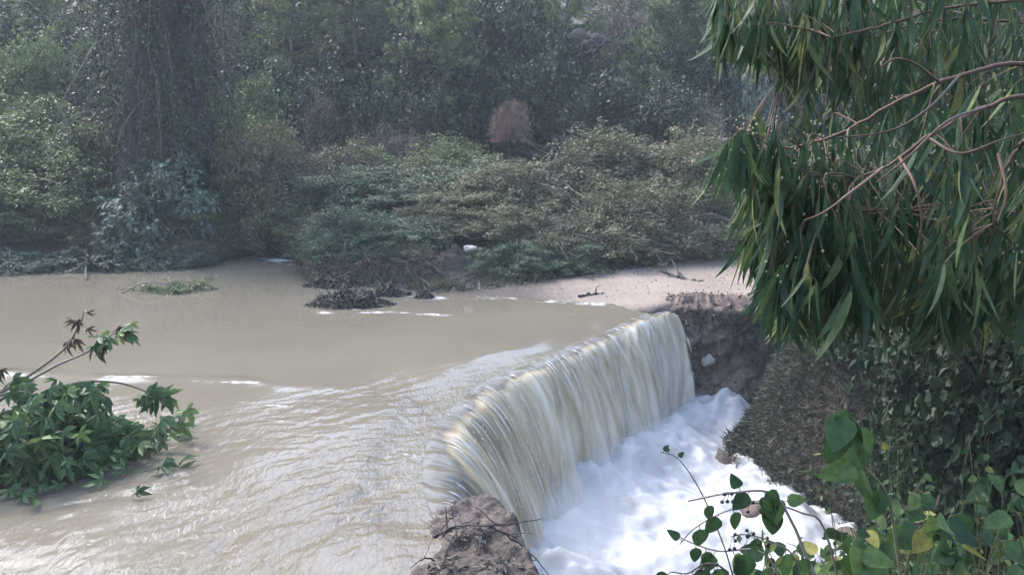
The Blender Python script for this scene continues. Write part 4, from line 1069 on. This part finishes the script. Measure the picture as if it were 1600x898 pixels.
# ------------------------------------------------------------------ fallen branch with palmate leaves in the river
def palmate(name, mat, size, droop, rnd, lobes=5):
    pts = []; 
    for k in range(lobes):
        a = R(-105 + 210 * k / (lobes - 1)); ln = size * (1.0 - .32 * abs(k - (lobes - 1) / 2) / ((lobes - 1) / 2))
        for f_, da in ((.36, -25), (.66, -14), (1.0, 0), (.66, 14), (.36, 25)):
            pts.append((math.sin(a + R(da)) * ln * f_, math.cos(a + R(da)) * ln * f_, ln * f_))
    Vv = np.array([[0, 0, 0]] + [[x_, -0 + .10 * size * math.sin(r_ / size * 2 + i_ % 5), 0 - y_] for i_, (x_, y_, r_) in enumerate(pts)])
    rr_ = np.hypot(Vv[:, 0], Vv[:, 2]); Vv[:, 1] += -droop * rr_ ** 2 / size
    m_ = len(pts); F = [[0, i_, i_ + 1] for i_ in range(1, m_)]
    return mesh_np(name, Vv, np.array(F), mat, False, {'rnd': np.full(len(Vv), rnd)})
PR = [.1, .25, .4, .5, .6, .72, .85, .33]
PL = [palmate('leaf', M['plane'], .165, [.5, .8, .3, .65][k % 4], PR[k]) for k in range(8)]
WL = [palmate('leaf', M['wilt'], .085, 1.3, .3 + .3 * k) for k in range(2)]
YL = palmate('leaf', M['plane'], .12, .4, .99)
fb = empty('fallen_branch', tuple(gp(-120, 740))); F0 = np.array(fb.location)
tag(fb, 'leafy branch with lobed green leaves lying across the rippling water', 'branch')
limbs = [
    ([(-140, 735, 7.4), (-40, 640, 7.6), (40, 590, 7.8), (100, 545, 7.9), (125, 505, 7.9), (131, 488, 7.9)], 0.014, 'wilt'),
    ([(-140, 735, 7.4), (0, 625, 7.6), (80, 575, 7.7), (140, 548, 7.7), (175, 522, 7.7), (203, 516, 7.7)], .012, 'mix'),
    ([(-140, 735, 7.4), (0, 640, 7.5), (90, 590, 7.6), (130, 575, 7.6), (160, 585, 7.6)], .012, 'green'),
    ([(-140, 740, 7.4), (20, 640, 7.6), (110, 600, 7.9), (180, 597, 8.1), (230, 612, 8.2), (245, 622, 8.2)], .012, 'tip'),
    ([(-140, 740, 7.3), (40, 650, 7.5), (140, 625, 7.6), (220, 640, 7.7), (275, 636, 7.8)], .012, 'green'),
    ([(-140, 745, 7.3), (20, 660, 7.3), (110, 640, 7.4), (170, 660, 7.4), (215, 672, 7.4)], .012, 'green'),
    ([(-140, 745, 7.2), (0, 670, 7.1), (70, 665, 7.1), (120, 690, 7.2), (140, 705, 7.2)], .012, 'green'),
    ([(-140, 750, 7.1), (-30, 690, 6.9), (30, 690, 6.9), (70, 720, 6.95)], .012, 'green'),
    ([(-140, 740, 7.4), (-40, 610, 7.5), (20, 580, 7.4), (60, 590, 7.3), (90, 620, 7.2)], .012, 'green'),
    ([(-140, 740, 7.4), (-80, 600, 7.7), (-20, 585, 7.8), (15, 575, 7.9)], .010, 'wilt'),
    ([(-140, 740, 7.2), (-60, 640, 7.0), (-10, 640, 6.9), (40, 680, 6.9)], .010, 'green'),
]
nleaf = 0; fo = MB(); PA = [me_arrays(m_) for m_ in PL]
extra = []
for pts, r_, kind in limbs:
    if kind == 'green': pts = [(a_, b_ + (32 if b_ < 665 and a_ > -130 else 0), c_) for a_, b_, c_ in pts]
    path = smooth_path([at(*q) if at(*q)[2] > .05 else gp(q[0], q[1], .05) for q in pts], 26); path[:, 2] = np.maximum(path[:, 2], .02)
    mb = MB(); mb.tube(path, r_ * 1.6, r_ * .35, 5); mb.build('stem', M['twig'], fb, True, None, F0)
    cnt = {'wilt': 9, 'mix': 15, 'green': 34, 'tip': 12}[kind]
    for k in range(cnt):
        t_ = {'wilt': random.uniform(.5, 1), 'mix': random.choice((.72, .82, .97)) + random.gauss(0, .03), 'green': random.uniform(.38, 1.0), 'tip': random.uniform(.86, 1)}[kind]
        p = sample(path, np.array([min(max(t_, 0), 1)]))[0] + rng.normal(size=3) * ([.06, .06, .04] if kind != 'green' else [.15, .14, .07])
        p[2] = max(p[2], .05)
        d = np.array([random.gauss(.35, .5), random.gauss(-.25, .5), random.gauss(-.35, .35)])
        if kind == 'wilt': me = random.choice(WL); d[2] -= .8
        elif kind == 'mix' and random.random() < .45: me = random.choice(WL)
        elif kind == 'mix' and random.random() < .4: me = YL
        else: me = random.choice(PL)
        nrm_ = np.array([random.gauss(0, .45), random.gauss(-.4, .45), 1.0])
        z = -d / np.linalg.norm(d); yv = nrm_ - z * (nrm_ @ z); yv /= np.linalg.norm(yv); xv = np.cross(yv, z)
        if nleaf < 300:
            o = link('leaf', me, fb); place(o, p - F0, np.c_[xv, yv, z], random.uniform(.7, 1.2)); nleaf += 1
for k in range(480):                       # inner leaves of the heap
    q = np.array([random.gauss(0, .55), random.gauss(0, .38), 0]); c = np.array([-4.55, 7.45, 0])
    hmax = .42 * math.exp(-(q[0] / .95) ** 2 - (q[1] / .55) ** 2)
    p = c + q + [0, 0, .03 + hmax * random.random() ** .6]
    d = np.array([random.gauss(.3, .6), random.gauss(-.3, .6), random.gauss(-.4, .4)])
    nrm_ = np.array([random.gauss(.2, .5), random.gauss(-.5, .5), 1.0]); z = -d / np.linalg.norm(d); yv = nrm_ - z * (nrm_ @ z); yv /= np.linalg.norm(yv); xv = np.cross(yv, z)
    v = random.randrange(8); Vv, Ff = PA[v]; W_ = (Vv * random.uniform(.65, 1.1)) @ np.c_[xv, yv, z].T + p
    W_[:, 2] = np.maximum(W_[:, 2], .005); fo.add(W_, Ff, np.clip(PR[v] + random.gauss(0, .1), 0, 1))
fo.build('foliage', M['plane'], fb, False, 'stuff', F0)

# ------------------------------------------------------------------ climbing vines close to the viewpoint
def heart(name, L, W, cup, rnd, mat):
    n = 9; tt = np.linspace(0, 1, n)
    prof = np.where(tt < .22, np.sqrt(np.clip(tt / .22, 0, 1)) * .96, np.cos((tt - .22) / .78 * math.pi / 2) ** .8 * .98) 
    back = np.where(tt < .22, .10 * L * (1 - tt / .22), 0)
    mid = np.c_[0 * tt, -cup * L * tt ** 2, -L * tt]
    wv = W * .5 * prof
    Lf = mid + np.c_[-wv, .18 * wv, back * (wv > 0)]; Rt = mid + np.c_[wv, .18 * wv, back * (wv > 0)]
    Vv = np.concatenate([Lf, mid, Rt]); i = np.arange(n - 1)
    F = np.concatenate([np.stack([i, i + 1, n + i + 1, n + i], -1), np.stack([n + i, n + i + 1, 2 * n + i + 1, 2 * n + i], -1)])
    return mesh_np(name, Vv, F, mat, True, {'rnd': np.full(len(Vv), rnd)})
HR = [.1, .3, .45, .6, .75, .2, .97]
HL = [heart('leaf', .075, [.056, .048, .062][k % 3], [.15, .3, -.05, .5][k % 4], HR[k], M['smilax']) for k in range(7)]
def vine(pts, label, lf, r0=.003, thorny=0, berries=(), ltoward=None, mat='vinestem', name='climbing_vine', group=None, sizes=(.7, 1.15)):
    """lf: list of (t along stem, size, tint index, hanging direction) or a number"""
    P = [at(*q) for q in pts]
    o = empty(name, tuple(P[0])); tag(o, label, 'vine', group); O = P[0]
    path = smooth_path(P, 30)
    mb_ = MB(); mb_.tube(path, r0, r0 * .45, 5)
    if isinstance(lf, int): lf = [(random.uniform(.25, 1), random.uniform(*sizes) * random.choice((.5, .75, 1, 1)), random.randrange(7), None) for _ in range(lf)]
    for t_, s, v, d in lf:
        p = sample(path, np.array([t_]))[0]
        d = np.array(d if d is not None else (random.gauss(0, .6), random.gauss(-.2, .5), random.gauss(-.45, .5)), float)
        stalk = p + d / np.linalg.norm(d) * .018 * s + [0, 0, .004 * s]
        mb_.tube(np.array([p, (p + stalk) / 2 + [0, 0, .002], stalk]), .0012, .0009, 3)
        nrm_ = np.array([random.gauss(0, .5), random.gauss(-.9, .4), .7]); z = -d / np.linalg.norm(d); yv = nrm_ - z * (nrm_ @ z); yv /= np.linalg.norm(yv); xv = np.cross(yv, z)
        q = link('leaf', HL[v], o); place(q, stalk - O, np.c_[xv, yv, z], s)
    mb_.build('stem', M[mat], o, True, None, O)
    for t_, nb in berries:
        c = sample(path, np.array([t_]))[0]; mb = MB()
        for k in range(nb):
            b = c + rng.normal(size=3) * .012 + [0, 0, -.01]
            import bmesh
            bm = bmesh.new(); bmesh.ops.create_icosphere(bm, subdivisions=1, radius=.0042)
            Vv = np.array([v_.co[:] for v_ in bm.verts]); Ff = np.array([[v_.index for v_ in f_.verts] for f_ in bm.faces]); bm.free()
            mb.add(Vv + b, Ff)
            mb.tube(np.array([c, (b + c) / 2 + [0, 0, .004], b]), .0008, .0006, 3)
        mb.build('berries', M['berry'], o, True, 'stuff', O)
    return o
dn_ = (0.05, -.1, -1)
vine([(1420, 1000, 1.5), (1400, 850, 1.5), (1385, 770, 1.5), (1345, 720, 1.5), (1325, 660, 1.5), (1322, 628, 1.5)], 'tall climber shoot with big hanging leaves rising before the grassy bank',
     [(.99, .75, 1, (-.2, -.2, -1)), (.93, .95, 2, (-.35, -.3, -.9)), (.92, 1.0, 5, (.25, .1, -1)), (.83, 1.05, 1, (-.4, -.2, -1)), (.82, 1.15, 2, (.35, 0, -1)), (.78, .8, 3, (-.5, -.4, -.6)), (.60, 1.25, 1, (.15, 0, -1)), (.57, .9, 3, (-.9, -.2, -.2)), (.5, 1.0, 5, (.3, 0, -1)), (.45, .8, 2, (-.3, -.2, -1))], .0032)
vine([(1330, 1000, 1.6), (1290, 830, 1.6), (1250, 800, 1.6), (1190, 785, 1.6), (1130, 800, 1.6), (1085, 825, 1.6), (1062, 850, 1.6)], 'thin vine arching over the foam with dark triangular leaves',
     [(.45, .8, 0, (0, 0, -1)), (.5, .6, 5, (.5, 0, -.8)), (.62, .55, 0, (.2, 0, -1)), (.8, .6, 5, (.1, 0, -1)), (.68, .6, 0, (-.5, 0, -.9)), (.97, .4, 1, (-.5, 0, .4))], .0026, berries=((.55, 3),), mat='twig')
vine([(1250, 1000, 1.7), (1200, 870, 1.7), (1120, 860, 1.7), (1075, 845, 1.7), (1062, 838, 1.7)], 'low vine stem with pale lobed leaves above the foam',
     [(.35, .85, 2, (-.2, 0, -1)), (.42, .8, 3, (.3, 0, -.8)), (.5, .75, 4, (-.4, 0, -.7)), (.58, .6, 1, (.2, 0, -1)), (.66, .5, 0, (0, 0, -1))], .0026, mat='twig')
vine([(1165, 990, 1.7), (1140, 880, 1.7), (1110, 800, 1.7), (1085, 750, 1.7), (1058, 715, 1.7), (1032, 706, 1.7)], 'bare curling tendril with buds reaching up before the falling water', [(.97, .22, 0, (.4, 0, .6)), (.9, .2, 5, (-.3, 0, .8)), (.8, .2, 5, (.5, 0, .4)), (.45, .5, 0, (.3, 0, -1))], .002, mat='twig')
vine([(1330, 985, 1.55), (1270, 890, 1.55), (1240, 820, 1.55), (1205, 770, 1.55), (1140, 770, 1.5), (1075, 782, 1.5)], 'pale bare stick end with ivy leaves hooked over the foam', [(.62, .75, 0, (.1, 0, -1)), (.66, .7, 5, (.6, 0, -.6)), (.7, .6, 0, (-.5, 0, -.6)), (.58, .8, 1, (.3, 0, -1)), (.52, .55, 4, (.7, 0, .1)), (.75, .4, 5, (-.3, 0, .5))], .004, mat='twig', berries=((.8, 5),))
vine([(1180, 1000, 1.45), (1140, 900, 1.45), (1105, 880, 1.45), (1075, 895, 1.45), (1050, 893, 1.45)], 'dark round leaved stem low over the foam', [(.55, .55, 0, (0, 0, -1)), (.7, .45, 5, (.3, 0, -.6)), (.85, .5, 0, (0, 0, -.8)), (1.0, .55, 0, (-.3, 0, -.3)), (.4, .6, 5, (.3, 0, -.9))], .0025, berries=((.45, 6),), mat='twig')
vine([(1270, 990, 1.5), (1245, 880, 1.5), (1215, 850, 1.5), (1170, 835, 1.5), (1140, 838, 1.5)], 'berry bearing stem with small dark leaves above the foam', [(.4, .7, 2, (0, 0, -1)), (.55, .5, 0, (-.3, 0, -.8)), (.7, .45, 5, (.2, 0, -1)), (.3, .8, 3, (.5, 0, -.8))], .0022, berries=((.75, 6), (.95, 5), (.6, 4)), mat='twig')
L_V = 'green leafy climber stem in the weeds on the near bank'
for k in range(46):
    px = random.uniform(1190, 1630); top = np.interp(px, [1180, 1250, 1350, 1450, 1600], [860, 840, 810, 760, 700]) + random.uniform(0, 120); dep = random.uniform(1.6, 2.9)
    vine([(px + random.uniform(-60, 60), 1010, dep), (px + random.uniform(-40, 40), (1010 + top) / 2 + 30, dep), (px, top + 20, dep), (px + random.uniform(-25, 25), top, dep)], L_V, random.randint(5, 9), .0022, group='climber stems on the near bank')
L_W = 'thin pale weed stalk standing on the near bank'
for k in range(16):
    px = random.uniform(1240, 1610); dep = random.uniform(1.6, 2.6); top = random.uniform(650, 800)
    vine([(px + random.uniform(-80, 80), 1000, dep), (px + random.uniform(-30, 30), 860, dep), (px + random.uniform(-12, 12), top, dep)], L_W, [(random.uniform(.5, 1), random.uniform(.15, .35), random.randrange(7), None) for _ in range(random.randint(2, 5))], .0018, name='weed_stalk', group='weed stalks on the near bank')
# weeds on the near bank slope
n = 34000
X = rng.uniform(.75, 4.6, n); Y = rng.uniform(1.6, 6.2, n)
k = ~inside(X, Y, PIT) & (X > .9 + .25 * fbm(X, Y * 2, 0, 2, 151)) & (np.abs(X) > .45 * Y * .55); X, Y = X[k], Y[k]; n = len(X)
mb = MB(); mb.cards(np.c_[X, Y, terrain(X, Y) + rng.gamma(1.6, .13, n)], rng.normal(size=(n, 3)), rng.normal(size=(n, 3)) + [0, -.3, 1], rng.uniform(.03, .075, n), rng.uniform(.018, .04, n), .2)
mb.build('undergrowth', M['weeds'], None, False, 'stuff')

# ------------------------------------------------------------------ crumbs of earth and pebbles
def crumbs(name, P, lo, hi, mat):
    n = len(P); sz = rng.uniform(lo, hi, n) * rng.random(n) ** 1.5 + lo
    Vv = P[:, None, :] + oct_v[None] * sz[:, None, None] * rng.uniform(.6, 1.4, (n, 6, 1))
    mb = MB(); mb.add(Vv.reshape(-1, 3), (oct_f[None] + np.arange(n)[:, None, None] * 6).reshape(-1, 3), np.repeat(rng.random(n), 6))
    return mb.build(name, mat, None, False, 'stuff')
M['crumb'] = leaf_mat('earth_crumbs', [(0.0, (.03, .022, .019)), (.6, (.075, .055, .046)), (1, (.20, .15, .125))], trans=0, rough=.9)
M['pebble'] = leaf_mat('sand_pebbles', [(0.0, (.10, .08, .065)), (.6, (.24, .19, .155)), (1, (.42, .37, .32))], trans=0, rough=.9)
wv = np.c_[WX.ravel(), WY.ravel(), wz.ravel()]
tt_ = T_.ravel(); pr = np.where(tt_ < .22, 1.0, .16); pr /= pr.sum()
ii = rng.choice(len(wv), 2600, p=pr)
crumbs('earth_crumbs', wv[ii] + rng.normal(size=(2600, 3)) * .03, .006, .035, M['crumb'])
n = 2600
X = rng.uniform(-.5, 7, n); Y = rng.uniform(14.6, 19, n); k = (Y > WALLY + .25) & (Y < np.interp(X, BANK[:, 0], BANK[:, 1]) + .6); X, Y = X[k], Y[k]
crumbs('pebbles', np.c_[X, Y, terrain(X, Y)], .005, .022, M['pebble'])
